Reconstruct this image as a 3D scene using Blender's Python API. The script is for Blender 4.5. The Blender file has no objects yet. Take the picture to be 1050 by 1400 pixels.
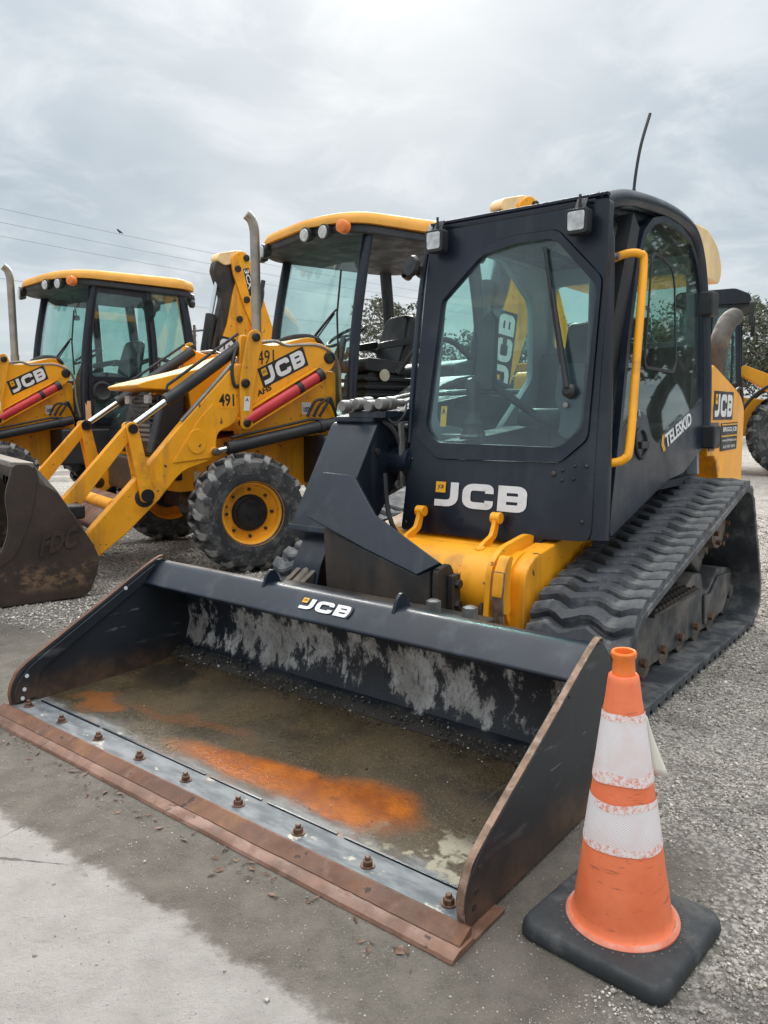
import bpy, math, random
import numpy as np
from mathutils import Vector, Matrix
from mathutils.geometry import tessellate_polygon
R = math.radians
random.seed(7); rng = np.random.default_rng(11)
scn = bpy.context.scene
col = scn.collection

# ------------------------------------------------------------------ camera
cam_d = bpy.data.cameras.new('camera'); cam = bpy.data.objects.new('camera', cam_d); col.objects.link(cam)
cam.location = (0, 0, 1.25); cam.rotation_euler = (R(90 - 7.32), 0, 0)
cam_d.sensor_fit = 'VERTICAL'; cam_d.sensor_height = 36; cam_d.lens = 27.03
cam_d.clip_start = .05; cam_d.clip_end = 1500
scn.camera = cam
# ------------------------------------------------------------------ sky, sun, exposure
SUN_EL = 31.0
world = bpy.data.worlds.new('World'); scn.world = world; world.use_nodes = True
wn = world.node_tree.nodes; wl = world.node_tree.links; wn.clear()
def wnode(t, **k):
    n = wn.new(t)
    for a, b in k.items(): setattr(n, a, b)
    return n
def wmath(op, a, b=None, c=None):
    n = wnode('ShaderNodeMath', operation=op)
    for i, x in enumerate((a, b, c)):
        if x is None: continue
        if isinstance(x, (int, float)): n.inputs[i].default_value = x
        else: wl.new(x, n.inputs[i])
    return n.outputs[0]
def wmix(f, a, b, blend='MIX'):
    n = wnode('ShaderNodeMix', data_type='RGBA', blend_type=blend)
    for i, x in ((0, f), (6, a), (7, b)):
        if isinstance(x, (int, float)): n.inputs[i].default_value = x
        elif isinstance(x, tuple): n.inputs[i].default_value = (*x, 1)
        else: wl.new(x, n.inputs[i])
    return n.outputs[2]
tc = wnode('ShaderNodeTexCoord'); sep = wnode('ShaderNodeSeparateXYZ'); wl.new(tc.outputs['Generated'], sep.inputs[0])
zz = wmath('MAXIMUM', sep.outputs[2], 0.0)
zd = wmath('ADD', zz, 0.16)
cmb = wnode('ShaderNodeCombineXYZ'); wl.new(wmath('DIVIDE', sep.outputs[0], zd), cmb.inputs[0]); wl.new(wmath('DIVIDE', sep.outputs[1], zd), cmb.inputs[1])
def wnoise(scale, detail, rough, dist=0):
    n = wnode('ShaderNodeTexNoise'); wl.new(cmb.outputs[0], n.inputs['Vector'])
    n.inputs['Scale'].default_value = scale; n.inputs['Detail'].default_value = detail; n.inputs['Roughness'].default_value = rough; n.inputs['Distortion'].default_value = dist
    return n.outputs[0]
def wramp(x, lo, hi):
    n = wnode('ShaderNodeMapRange', interpolation_type='SMOOTHSTEP'); wl.new(x, n.inputs[0]); n.inputs[1].default_value = lo; n.inputs[2].default_value = hi
    return n.outputs[0]
big = wramp(wnoise(.75, 5, .55, .4), .38, .62)
fine = wramp(wnoise(2.1, 9, .58, .5), .44, .70)
cloud = wmix(big, (.152, .178, .199), (.202, .223, .238))
cloud = wmix(wmath('MULTIPLY', fine, .7), cloud, (.268, .283, .294))
sky = wnode('ShaderNodeTexSky', sky_type='NISHITA'); sky.sun_disc = False; sky.sun_elevation = R(SUN_EL); sky.sun_rotation = R(0); sky.air_density = 1.0; sky.dust_density = 1.0
skyd = wmix(1.0, sky.outputs[0], (.10, .10, .10), 'MULTIPLY')
cloud = wmix(.96, skyd, cloud)
# added overhead brightness, beyond a natural overcast, lifts camera-facing sides; the veiled sun makes a soft glow
zen_lift = wmath('MULTIPLY', wmath('POWER', zz, 4.0), 1.32)
sund = wnode('ShaderNodeVectorMath', operation='DOT_PRODUCT'); wl.new(tc.outputs['Generated'], sund.inputs[0]); sund.inputs[1].default_value = (0.0, math.cos(R(SUN_EL)), math.sin(R(SUN_EL)))
sd = wmath('MAXIMUM', sund.outputs['Value'], 0.0)
glow = wmath('ADD', wmath('MULTIPLY', wmath('POWER', sd, 300.0), .10), wmath('MULTIPLY', wmath('POWER', sd, 24.0), .008))
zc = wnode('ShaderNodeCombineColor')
for i, k_ in enumerate((1.0, .975, .935)): wl.new(wmath('MULTIPLY', zen_lift, k_), zc.inputs[i])
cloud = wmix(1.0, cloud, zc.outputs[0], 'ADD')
gc = wnode('ShaderNodeCombineColor')
for i in range(3): wl.new(glow, gc.inputs[i])
cloud = wmix(1.0, cloud, gc.outputs[0], 'ADD')
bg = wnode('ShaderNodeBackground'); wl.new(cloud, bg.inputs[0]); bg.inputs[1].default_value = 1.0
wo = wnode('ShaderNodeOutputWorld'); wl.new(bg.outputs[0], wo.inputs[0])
sun_d = bpy.data.lights.new('sun', 'SUN'); sun = bpy.data.objects.new('sun', sun_d); col.objects.link(sun)
sun_d.energy = 1.5; sun_d.angle = R(24); sun_d.color = (1, .96, .9); sun.rotation_euler = (R(-(90 - SUN_EL)), 0, 0); sun.location = (0, 0, 30)
scn.view_settings.view_transform = 'Standard'; scn.view_settings.look = 'None'; scn.view_settings.gamma = 1; scn.view_settings.exposure = 1.5
scn.view_settings.use_curve_mapping = False

# ------------------------------------------------------------------ mesh helpers
class MB:
    def __init__(s): s.v = []; s.f = []
    def add(s, vs, fs):
        o = len(s.v); s.v += [tuple(map(float, v)) for v in vs]; s.f += [tuple(i + o for i in f) for f in fs]; return s
    def box(s, x0, x1, y0, y1, z0, z1):
        vs = [(x, y, z) for z in (z0, z1) for y in (y0, y1) for x in (x0, x1)]
        return s.add(vs, [(0, 2, 3, 1), (4, 5, 7, 6), (0, 1, 5, 4), (2, 6, 7, 3), (0, 4, 6, 2), (1, 3, 7, 5)])
    def beam(s, p0, p1, w, h, up=(0, 0, 1)):
        p0, p1 = Vector(p0), Vector(p1); d = (p1 - p0).normalized(); u = Vector(up)
        sd_ = d.cross(u).normalized(); u = sd_.cross(d).normalized()
        q = [(-1, -1), (1, -1), (1, 1), (-1, 1)]
        vs = [p + sd_ * a * w / 2 + u * b * h / 2 for p in (p0, p1) for a, b in q]
        return s.add(vs, [(0, 1, 2, 3), (7, 6, 5, 4), (0, 4, 5, 1), (1, 5, 6, 2), (2, 6, 7, 3), (3, 7, 4, 0)])
    def pf(s, pts, f0, f1, holes=()):
        """prism between two mappings of a flat outline, with optional holes"""
        loops = [list(pts)] + [list(h) for h in holes]
        n = [len(l) for l in loops]; flat = [p for l in loops for p in l]; N = len(flat)
        vs = [f0(*p) for p in flat] + [f1(*p) for p in flat]; fs = []
        if len(loops) == 1 : 
            fs += [tuple(range(N - 1, -1, -1)), tuple(range(N, 2 * N))]
        else:
            tr = tessellate_polygon([[Vector((p[0], p[1], 0)) for p in l] for l in loops])
            fs += [tuple(t) for t in tr] + [tuple(i + N for i in reversed(t)) for t in tr]
        o = 0
        for l in n:
            for i in range(l):
                a, b = o + i, o + (i + 1) % l; fs.append((a, b, b + N, a + N))
            o += l
        return s.add(vs, fs)
    def px(s, pts, x0, x1, holes=()):   # outline in (y,z), extruded along x
        return s.pf(pts, lambda a, b: (x0, a, b), lambda a, b: (x1, a, b), holes)
    def py(s, pts, y0, y1, holes=()):   # outline in (x,z)
        return s.pf(pts, lambda a, b: (a, y0, b), lambda a, b: (a, y1, b), holes)
    def pz(s, pts, z0, z1, holes=()):
        return s.pf(pts, lambda a, b: (a, b, z0), lambda a, b: (a, b, z1), holes)
    def cyl(s, p0, p1, r0, r1=None, n=16):
        return s.tube([p0, p1], [r0, r0 if r1 is None else r1], n)
    def tube(s, pts, r, n=10):
        pts = [Vector(p) for p in pts]; m = len(pts)
        rs = [r] * m if isinstance(r, (int, float)) else list(r)
        vs = []; prev = None
        for i, p in enumerate(pts):
            d = (pts[min(i + 1, m - 1)] - pts[max(i - 1, 0)]).normalized()
            if prev is None:
                a = Vector((0, 0, 1)) if abs(d.z) < .9 else Vector((1, 0, 0)); u = d.cross(a).normalized()
            else:
                u = (prev - d * prev.dot(d)).normalized()
            prev = u; w = d.cross(u)
            for k in range(n):
                t = 2 * math.pi * k / n; vs.append(p + (u * math.cos(t) + w * math.sin(t)) * rs[i])
        fs = [tuple(range(n - 1, -1, -1)), tuple(range((m - 1) * n, m * n))]
        for i in range(m - 1):
            for k in range(n):
                a, b = i * n + k, i * n + (k + 1) % n; fs.append((a, b, b + n, a + n))
        return s.add(vs, fs)
    def lathe(s, prof, o, axis, n=32, closed=False):
        """profile of (radius, distance along axis)"""
        o = Vector(o); d = Vector(axis).normalized(); a = Vector((0, 0, 1)) if abs(d.z) < .9 else Vector((1, 0, 0))
        u = d.cross(a).normalized(); w = d.cross(u); m = len(prof); vs = []
        for r, h in prof:
            for k in range(n):
                t = 2 * math.pi * k / n; vs.append(o + d * h + (u * math.cos(t) + w * math.sin(t)) * r)
        fs = []
        for i in range(m if closed else m - 1):
            for k in range(n):
                i2 = (i + 1) % m; a_, b_ = i * n + k, i * n + (k + 1) % n; fs.append((a_, b_, i2 * n + (k + 1) % n, i2 * n + k))
        if not closed: fs += [tuple(range(n - 1, -1, -1)), tuple(range((m - 1) * n, m * n))]
        return s.add(vs, fs)
    def mesh(s, name, m, ang=35):
        me = bpy.data.meshes.new(name); me.from_pydata(s.v, [], s.f); me.materials.append(m); me.update()
        import bmesh
        b = bmesh.new(); b.from_mesh(me); bmesh.ops.recalc_face_normals(b, faces=b.faces); b.to_mesh(me); b.free()
        if ang:
            me.polygons.foreach_set('use_smooth', [True] * len(me.polygons)); me.set_sharp_from_angle(angle=R(ang))
        return me
    def build(s, name, m, parent=None, bev=0, seg=2, ang=35):
        o = bpy.data.objects.new(name, s.mesh(name, m, ang)); col.objects.link(o); o.parent = parent
        if bev:
            md = o.modifiers.new('bevel', 'BEVEL'); md.width = bev; md.segments = seg; md.limit_method = 'ANGLE'; md.angle_limit = R(38); md.harden_normals = True
        return o
def rp(pts, r, n=4):
    """round the corners of a closed outline; r a number or one per corner"""
    out = []; m = len(pts)
    for i in range(m):
        p = Vector(pts[i]); a = Vector(pts[i - 1]) - p; b = Vector(pts[(i + 1) % m]) - p
        ri = r if isinstance(r, (int, float)) else r[i]
        ri = min(ri, a.length * .48, b.length * .48)
        if ri <= 1e-5: out.append(tuple(p)); continue
        p0 = p + a.normalized() * ri; p1 = p + b.normalized() * ri
        for k in range(n + 1):
            t = k / n; out.append(tuple(p0 * (1 - t) ** 2 + p * 2 * t * (1 - t) + p1 * t * t))
    return out
def curve(pts, n=6):
    """Catmull-Rom through points"""
    P = [Vector(p) for p in pts]; out = []
    for i in range(len(P) - 1):
        a, b, c, d = P[max(i - 1, 0)], P[i], P[i + 1], P[min(i + 2, len(P) - 1)]
        for k in range(n):
            t = k / n; out.append(.5 * ((2 * b) + (c - a) * t + (2 * a - 5 * b + 4 * c - d) * t * t + (3 * b - a - 3 * c + d) * t ** 3))
    return out + [P[-1]]
def circ(cx, cy, r, n=20): return [(cx + r * math.cos(2 * math.pi * k / n), cy + r * math.sin(2 * math.pi * k / n)) for k in range(n)]
def thing(name, label, cat, loc=(0, 0, 0), rz=0, group=None):
    o = bpy.data.objects.new(name, None); col.objects.link(o); o.location = loc; o.rotation_euler = (0, 0, rz); o.empty_display_size = .2
    return tag(o, label, cat, group)
def tag(o, label=None, cat=None, group=None, kind=None):
    for k, v in (('label', label), ('category', cat), ('group', group), ('kind', kind)):
        if v: o[k] = v
    return o
def inst(name, me, parent, M4=None):
    o = bpy.data.objects.new(name, me); col.objects.link(o); o.parent = parent
    if M4 is not None: o.matrix_local = M4
    return o
def text2d(s, bold=.02, spacing=1.0):
    c = bpy.data.curves.new('t', 'FONT'); c.body = s; c.size = 1; c.offset = bold; c.space_character = spacing; c.resolution_u = 3
    o = bpy.data.objects.new('t', c); col.objects.link(o); bpy.context.view_layer.update()
    me = bpy.data.meshes.new_from_object(o.evaluated_get(bpy.context.evaluated_depsgraph_get()))
    v = np.array([(p.co.x, p.co.y) for p in me.vertices]); f = [tuple(p.vertices) for p in me.polygons]
    bpy.data.objects.remove(o); bpy.data.curves.remove(c); bpy.data.meshes.remove(me)
    v -= v.min(0); v /= v.max(0)
    return v, f
def put_text(name, s, m, parent, O, U, V, N, bold=.02, spacing=1.0, lift=.0015, thick=0, skew=0):
    """lettering that fills the rectangle O, O+U, O+V, lifted along N"""
    v, f = text2d(s, bold, spacing); O, U, V, N = map(Vector, (O, U, V, N)); N = N.normalized()
    b = MB(); b.add([O + U * (x + skew * y) + V * y + N * (lift + thick) for x, y in v], f)
    if thick: b.add([O + U * (x + skew * y) + V * y + N * lift for x, y in v], f)
    o = b.build(name, m, parent, ang=0)
    if thick:
        md = o.modifiers.new('s', 'SOLIDIFY'); md.thickness = thick
    return o
def stroke(b, pts, t, O, U, V, N, lift, closed=False):
    P = [Vector(p) for p in pts]; m = len(P); L = []; Rr = []
    for i in range(m):
        a = P[i - 1] if (i or closed) else None; c = P[(i + 1) % m] if (i < m - 1 or closed) else None
        d0 = (P[i] - a).normalized() if a is not None else None; d1 = (c - P[i]).normalized() if c is not None else None
        d0 = d0 if d0 is not None else d1; d1 = d1 if d1 is not None else d0
        n0 = Vector((-d0.y, d0.x)); n1 = Vector((-d1.y, d1.x)); nn = (n0 + n1).normalized(); k = t / 2 / max(.3, nn.dot(n0))
        L.append(P[i] + nn * k); Rr.append(P[i] - nn * k)
    vs = [O + U * p.x + V * p.y + N * lift for p in L + Rr]
    fs = [(i, (i + 1) % m, (i + 1) % m + m, i + m) for i in range(m if closed else m - 1)]
    b.add(vs, fs)
def orp(pts, r, n=5):   # round the inner corners of an open polyline
    out = [tuple(pts[0])]
    for i in range(1, len(pts) - 1):
        p = Vector(pts[i]); a = Vector(pts[i - 1]) - p; c = Vector(pts[i + 1]) - p; q = min(r, a.length * .49, c.length * .49)
        p0 = p + a.normalized() * q; p1 = p + c.normalized() * q
        for k in range(n + 1):
            t = k / n; out.append(tuple(p0 * (1 - t) ** 2 + p * 2 * t * (1 - t) + p1 * t * t))
    return out + [tuple(pts[-1])]
def logo(parent, O, U, V, N, panel=None, border=.12, lift=.002):
    """the maker's three letters with the small yellow square; O..O+U wide, O..O+V high"""
    O, U, V, N = map(Vector, (O, U, V, N)); N = N.normalized(); u = U / 2.95; v = V
    if panel:
        e = border; b = MB(); q = [(-e * 1.2, -e), (2.95 + e * 1.2, -e), (2.95 + e * 1.2, 1 + e), (-e * 1.2, 1 + e)]
        b.pf(q, lambda x, y: O + u * x + v * y, lambda x, y: O + u * x + v * y + N * lift); b.build('decal_panel', panel, parent)
    b = MB(); t = .27
    stroke(b, orp([(-.0, .14), (.66, .14), (.66, 1.0)], .3), t, O, u, v, N, lift + .0010)
    b.build('decal_letter', MT['decal_white'], parent, ang=0); b = MB()
    stroke(b, orp([(1.80, .64), (1.80, .865), (1.07, .865), (1.07, .135), (1.80, .135), (1.80, .36)], .26), t, O, u, v, N, lift + .0013)
    b.build('decal_letter', MT['decal_white'], parent, ang=0); b = MB()
    q = rp([(2.21, .135), (2.82, .135), (2.82, .5), (2.82, .865), (2.21, .865)], [0, .2, 0, .2, 0]); stroke(b, q, t, O, u, v, N, lift + .0010, True)
    stroke(b, [(2.21, .5), (2.80, .5)], t * .82, O, u, v, N, lift + .0016)
    b.build('decal_letter', MT['decal_white'], parent, ang=0); b = MB()
    b.add([O + u * x + v * y + N * (lift + .0019) for x, y in ((.02, .56), (.36, .56), (.36, 1.0), (.02, 1.0))], [(0, 1, 2, 3)])
    sq = b.build('decal_square', MT['decal_yellow'], parent, ang=0)
    put_text('decal_mark', 'JCB', MT['decal_black'], parent, O + u * .09 + v * .68, u * .2, v * .2, N, bold=.03, lift=lift + .0026)
    return sq
# ------------------------------------------------------------------ materials
MT = {}
class NT:
    def __init__(s, name):
        s.m = bpy.data.materials.new(name); s.m.use_nodes = True; s.t = s.m.node_tree; s.n = s.t.nodes; s.l = s.t.links
        s.bsdf = s.n['Principled BSDF']; s.out = s.n['Material Output']; MT[name] = s.m
        s.tc = s.n.new('ShaderNodeTexCoord').outputs['Object']
    def val(s, sock, x):
        if isinstance(x, (int, float)): sock.default_value = x if isinstance(sock.default_value, float) else (x, x, x, 1)
        elif isinstance(x, (tuple, list)): sock.default_value = (*x[:3], 1) if len(sock.default_value) == 4 else x
        else: s.l.new(x, sock)
    def noise(s, scale, detail=6, rough=.55, vec=None, dist=0):
        n = s.n.new('ShaderNodeTexNoise'); s.l.new(vec if vec is not None else s.tc, n.inputs['Vector'])
        n.inputs['Scale'].default_value = scale; n.inputs['Detail'].default_value = detail; n.inputs['Roughness'].default_value = rough; n.inputs['Distortion'].default_value = dist
        return n.outputs[0]
    def voro(s, scale, feature='F1', out='Distance', vec=None, rnd=1):
        n = s.n.new('ShaderNodeTexVoronoi'); n.feature = feature; s.l.new(vec if vec is not None else s.tc, n.inputs['Vector']); n.inputs['Scale'].default_value = scale; n.inputs['Randomness'].default_value = rnd
        return n.outputs[out]
    def scaled(s, sc, loc=(0, 0, 0), rot=(0, 0, 0)):
        n = s.n.new('ShaderNodeMapping'); s.l.new(s.tc, n.inputs[0]); n.inputs['Scale'].default_value = sc; n.inputs['Location'].default_value = loc; n.inputs['Rotation'].default_value = rot
        return n.outputs[0]
    def ramp(s, x, lo, hi, a=0., b=1.):
        n = s.n.new('ShaderNodeMapRange'); n.interpolation_type = 'SMOOTHSTEP'; s.l.new(x, n.inputs[0])
        for i, q in enumerate((lo, hi, a, b)): n.inputs[i + 1].default_value = q
        return n.outputs[0]
    def math(s, op, a, b=0.):
        n = s.n.new('ShaderNodeMath'); n.operation = op; s.val(n.inputs[0], a); s.val(n.inputs[1], b); return n.outputs[0]
    def mix(s, f, a, b, blend='MIX'):
        n = s.n.new('ShaderNodeMix'); n.data_type = 'RGBA'; n.blend_type = blend; s.val(n.inputs[0], f); s.val(n.inputs[6], a); s.val(n.inputs[7], b); return n.outputs[2]
    def xyz(s):
        n = s.n.new('ShaderNodeSeparateXYZ'); s.l.new(s.tc, n.inputs[0]); return n.outputs
    def set(s, color=None, rough=None, metal=None, spec=None, coat=None):
        for k, x in (('Base Color', color), ('Roughness', rough), ('Metallic', metal), ('Specular IOR Level', spec), ('Coat Weight', coat)):
            if x is not None: s.val(s.bsdf.inputs[k], x)
    def bump(s, h, strength=.3, dist=.01):
        n = s.n.new('ShaderNodeBump'); s.l.new(h, n.inputs['Height']); n.inputs['Strength'].default_value = strength; n.inputs['Distance'].default_value = dist
        s.l.new(n.outputs[0], s.bsdf.inputs['Normal'])
def weathered(name, base, rough=.45, metal=0., var=.18, vs=2.5, dirt=None, chips=None, streak=None, bump=(60, .12, .002), spec=.5, coat=0):
    t = NT(name); dk = tuple(c * (1 - var) for c in base); lt = tuple(min(1, c * (1 + var)) for c in base)
    c = t.mix(t.ramp(t.noise(vs, 8, .6), .3, .7), dk, lt); r = t.ramp(t.noise(vs * 2.3, 6), .3, .7, rough * .8, min(1, rough * 1.25))
    if dirt:
        dc, am, sc = dirt; f = t.ramp(t.noise(sc, 10, .65), .72 - am * .5, .82 - am * .3); f = t.math('MULTIPLY', f, .75); c = t.mix(f, c, dc); r = t.math('MAXIMUM', r, t.math('MULTIPLY', f, .85))
    if streak:
        dc, am, sc = streak; f = t.ramp(t.noise(1, 8, .6, t.scaled((sc, sc, sc * .12))), .70 - am * .4, .86 - am * .3); c = t.mix(t.math('MULTIPLY', f, .7), c, dc)
    if chips:
        dc, am, sc = chips; f = t.ramp(t.noise(sc, 7, .62), .80 - am * .25, .815 - am * .25); c = t.mix(f, c, dc); r = t.mix(f, r, (.75, .75, .75))
    t.set(c, r, metal, spec, coat); t.bump(t.noise(bump[0], 5), bump[1], bump[2]); return t.m
YEL = (.88, .375, .010)
weathered('yellow_paint', YEL, .45, var=.12, dirt=((.30, .15, .03), .34, 2.4), chips=((.10, .050, .028), .60, 15), streak=((.34, .16, .03), .5, 5))
weathered('yellow_clean', (.88, .378, .010), .35, var=.10, dirt=((.26, .14, .03), .30, 3), chips=((.12, .06, .03), .30, 22), streak=((.36, .18, .03), .35, 7))
weathered('yellow_faded', (.80, .60, .32), .5, var=.14, dirt=((.34, .24, .12), .42, 2.6), chips=((.20, .13, .07), .42, 9), streak=((.34, .22, .09), .4, 4))
weathered('yellow_roof', (.76, .38, .075), .6, spec=.3, var=.1, dirt=((.34, .22, .09), .3, 2), chips=((.2, .12, .06), .08, 20))
weathered('black_paint', (.0065, .0125, .024), .33, var=.3, dirt=((.024, .033, .046), .32, 3.0), chips=((.42, .42, .42), .16, 26), streak=((.034, .044, .058), .45, 9))
weathered('black_panel', (.0055, .010, .020), .33, var=.25, dirt=((.021, .028, .039), .42, 2.6), chips=((.45, .45, .45), .11, 30), streak=((.022, .027, .036), .45, 11))
weathered('black_rusty', (.016, .016, .018), .5, var=.3, dirt=((.055, .040, .028), .6, 3.0), chips=((.3, .28, .25), .12, 26), streak=((.07, .055, .045), .6, 8))
weathered('black_plastic', (.016, .018, .021), .5, var=.25, dirt=((.06, .06, .058), .3, 4))
weathered('dark_interior', (.035, .042, .05), .6, var=.2, dirt=((.09, .09, .09), .3, 4))
weathered('grey_interior', (.30, .345, .38), .55, var=.12, dirt=((.26, .27, .27), .3, 4))
weathered('seat_vinyl', (.018, .019, .021), .42, var=.25, dirt=((.05, .05, .05), .25, 5), bump=(200, .2, .002))
weathered('rubber_track', (.040, .047, .056), .60, var=.35, vs=6, dirt=((.16, .16, .158), .52, 6), streak=((.15, .148, .145), .42, 11), chips=((.02, .021, .023), .3, 24), bump=(90, .3, .003))
weathered('rubber_tyre', (.026, .029, .033), .72, var=.3, vs=5, dirt=((.16, .155, .15), .52, 6.5), bump=(120, .3, .003))
weathered('rubber_lug', (.032, .034, .037), .7, var=.35, vs=9, dirt=((.30, .295, .285), .56, 10), bump=(120, .3, .003))
weathered('hose', (.014, .015, .017), .45, var=.2, dirt=((.07, .065, .06), .3, 9))
weathered('hub_grease', (.012, .012, .013), .38, var=.4, vs=12, dirt=((.05, .04, .03), .35, 9))
weathered('undercarriage', (.042, .047, .054), .58, var=.3, dirt=((.17, .15, .125), .55, 5), streak=((.15, .13, .11), .4, 12))
weathered('grease_steel', (.10, .085, .07), .6, var=.4, vs=9, dirt=((.20, .14, .09), .5, 8))
weathered('steel', (.24, .24, .235), .42, .6, var=.2, vs=14, dirt=((.16, .14, .12), .3, 16))
weathered('chrome', (.78, .79, .80), .12, 1., var=.05)
weathered('exhaust_steel', (.34, .31, .27), .42, .75, var=.25, vs=5, dirt=((.22, .15, .09), .4, 5))
weathered('exhaust_soot', (.065, .058, .052), .7, .0, var=.35, vs=6, dirt=((.20, .13, .06), .45, 5))
weathered('rust', (.115, .050, .026), .6, var=.35, vs=7, dirt=((.23, .10, .040), .42, 5), chips=((.045, .026, .02), .62, 14), streak=((.19, .12, .09), .4, 12), bump=(150, .35, .003))
weathered('rust_pale', (.15, .075, .048), .55, var=.35, vs=8, dirt=((.27, .17, .13), .5, 7), chips=((.06, .034, .026), .6, 17), streak=((.10, .045, .025), .5, 9), bump=(150, .35, .003))
weathered('rust_edge', (.20, .125, .085), .55, .3, var=.35, vs=20, dirt=((.34, .25, .20), .5, 30), bump=(150, .5, .003))
weathered('bolt_rust', (.12, .065, .042), .55, .3, var=.35, vs=25, dirt=((.22, .13, .09), .5, 40))
weathered('bucket_brown', (.036, .023, .018), .5, var=.3, vs=3.5, dirt=((.060, .036, .025), .5, 3), chips=((.20, .135, .09), .36, 7), streak=((.085, .06, .05), .4, 7), bump=(45, .25, .004))
weathered('bucket_inside_worn', (.24, .215, .19), .42, .4, var=.25, vs=5, dirt=((.10, .08, .065), .45, 5))
weathered('red_strut', (.56, .035, .045), .4, var=.12, dirt=((.25, .03, .03), .3, 6), chips=((.08, .02, .02), .2, 25))
weathered('orange_lens', (.75, .20, .03), .25, var=.1)
weathered('lamp_lens', (.48, .50, .51), .12, var=.25, vs=30)
weathered('lamp_rear', (.015, .02, .02), .35, var=.2)
weathered('decal_white', (.70, .71, .73), .45, var=.06, vs=12, chips=((.05, .05, .055), .24, 14), dirt=((.5, .5, .5), .3, 20))
weathered('decal_black', (.012, .012, .014), .45, var=.2)
weathered('decal_yellow', (.76, .40, .02), .42, var=.08, vs=20)
weathered('decal_cream', (.62, .56, .42), .5, var=.1, vs=20)
weathered('sticker_orange', (.75, .40, .20), .5, var=.1, vs=20)
weathered('cone_collar', (.80, .19, .03), .38, var=.12, vs=12, dirt=((.40, .09, .03), .3, 14))
weathered('cone_flange', (.58, .17, .10), .6, var=.15, vs=14, dirt=((.5, .36, .3), .5, 12))
weathered('cone_rubber', (.026, .030, .034), .68, var=.3, vs=8, dirt=((.10, .10, .098), .42, 9), bump=(80, .35, .003))
weathered('tape_back', (.72, .70, .62), .5, var=.05)
weathered('bark', (.075, .058, .045), .9, var=.35, vs=6, bump=(30, .6, .02))
weathered('pole_wood', (.11, .09, .075), .9, var=.3, vs=4)
weathered('cable', (.16, .17, .18), .6)
weathered('bird_feather', (.02, .02, .022), .7)
weathered('canopy_lining', (.030, .036, .045), .6, var=.2, dirt=((.05, .055, .06), .4, 3))
# reflective tape: fine honeycomb, rubbed through to the orange in places
t = NT('cone_tape'); X, Y, Z = t.xyz(); ang_ = t.math('ARCTAN2', Y, X); dg = t.math('MULTIPLY', t.math('SINE', t.math('ADD', t.math('MULTIPLY', ang_, 34.), t.math('MULTIPLY', Z, 520.))), t.math('SINE', t.math('SUBTRACT', t.math('MULTIPLY', ang_, 34.), t.math('MULTIPLY', Z, 520.)))); cell = t.ramp(t.math('ABSOLUTE', dg), .0, .30)
c = t.mix(cell, (.60, .46, .46), (.80, .78, .80)); sc = t.ramp(t.noise(1, 10, .78, t.scaled((34, 34, 20))), .60, .74); c = t.mix(t.math('MULTIPLY', sc, .6), c, (.70, .30, .22))
sc2 = t.ramp(t.noise(8, 5, .6), .42, .60); c = t.mix(t.math('MULTIPLY', sc2, .25), c, (.70, .42, .38)); t.set(c, .38); t.bump(cell, .25, .001)
t = NT('cone_orange'); c = t.mix(t.ramp(t.noise(8, 8, .6), .3, .7), (.76, .165, .062), (.86, .215, .092)); c = t.mix(t.ramp(t.noise(5, 10, .7), .50, .74, 0., .55), c, (.46, .115, .065))
c = t.mix(t.ramp(t.noise(1, 8, .65, t.scaled((7, 7, 60), rot=(R(5), R(4), 0))), .595, .65, 0., .7), c, (.26, .08, .055)); c = t.mix(t.ramp(t.noise(1, 8, .7, t.scaled((30, 30, 160), loc=(2, 1, 0))), .63, .68, 0., .6), c, (.16, .06, .045)); c = t.mix(t.ramp(t.noise(34, 8, .7), .68, .72, 0., .6), c, (.86, .52, .40)); t.set(c, .5); t.bump(t.noise(40, 6), .25, .003)
t = NT('cone_tape_worn'); c = t.mix(t.ramp(t.noise(110, 9, .8), .46, .60), (.78, .72, .72), (.72, .25, .17)); t.set(c, .45)
# window glass: a clear tinted pane with true reflections
def glass(name, tint, dirt=.03, dirtcol=(.5, .55, .55)):
    t = NT(name); n = t.n; n.remove(t.bsdf)
    tr = n.new('ShaderNodeBsdfTransparent'); tr.inputs[0].default_value = (*tint, 1)
    gl = n.new('ShaderNodeBsdfGlossy'); gl.inputs['Roughness'].default_value = .02; gl.inputs[0].default_value = (1, 1, 1, 1)
    ge = n.new('ShaderNodeNewGeometry'); dp = n.new('ShaderNodeVectorMath'); dp.operation = 'DOT_PRODUCT'; t.l.new(ge.outputs['Normal'], dp.inputs[0]); t.l.new(ge.outputs['Incoming'], dp.inputs[1])
    fres = t.math('ADD', t.math('MULTIPLY', t.math('POWER', t.math('SUBTRACT', 1.0, t.math('MINIMUM', t.math('ABSOLUTE', dp.outputs['Value']), 1.0)), 5.0), .94), .05)
    df = n.new('ShaderNodeBsdfDiffuse'); df.inputs[0].default_value = (*dirtcol, 1)
    m0 = n.new('ShaderNodeMixShader'); f = t.ramp(t.noise(2.5, 9, .65), .35, .8, dirt * .3, dirt * 1.7); t.l.new(f, m0.inputs[0]); t.l.new(tr.outputs[0], m0.inputs[1]); t.l.new(df.outputs[0], m0.inputs[2])
    m1 = n.new('ShaderNodeMixShader'); t.l.new(fres, m1.inputs[0]); t.l.new(m0.outputs[0], m1.inputs[1]); t.l.new(gl.outputs[0], m1.inputs[2]); t.l.new(m1.outputs[0], t.out.inputs[0])
    return t.m
glass('window_glass', (.74, .88, .86), .05, (.40, .48, .50))
glass('windscreen_glass', (.85, .95, .95), .035, (.35, .45, .52))
glass('door_glass', (.80, .90, .87), .015)
glass('back_glass', (.80, .95, .90), .03)
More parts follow.
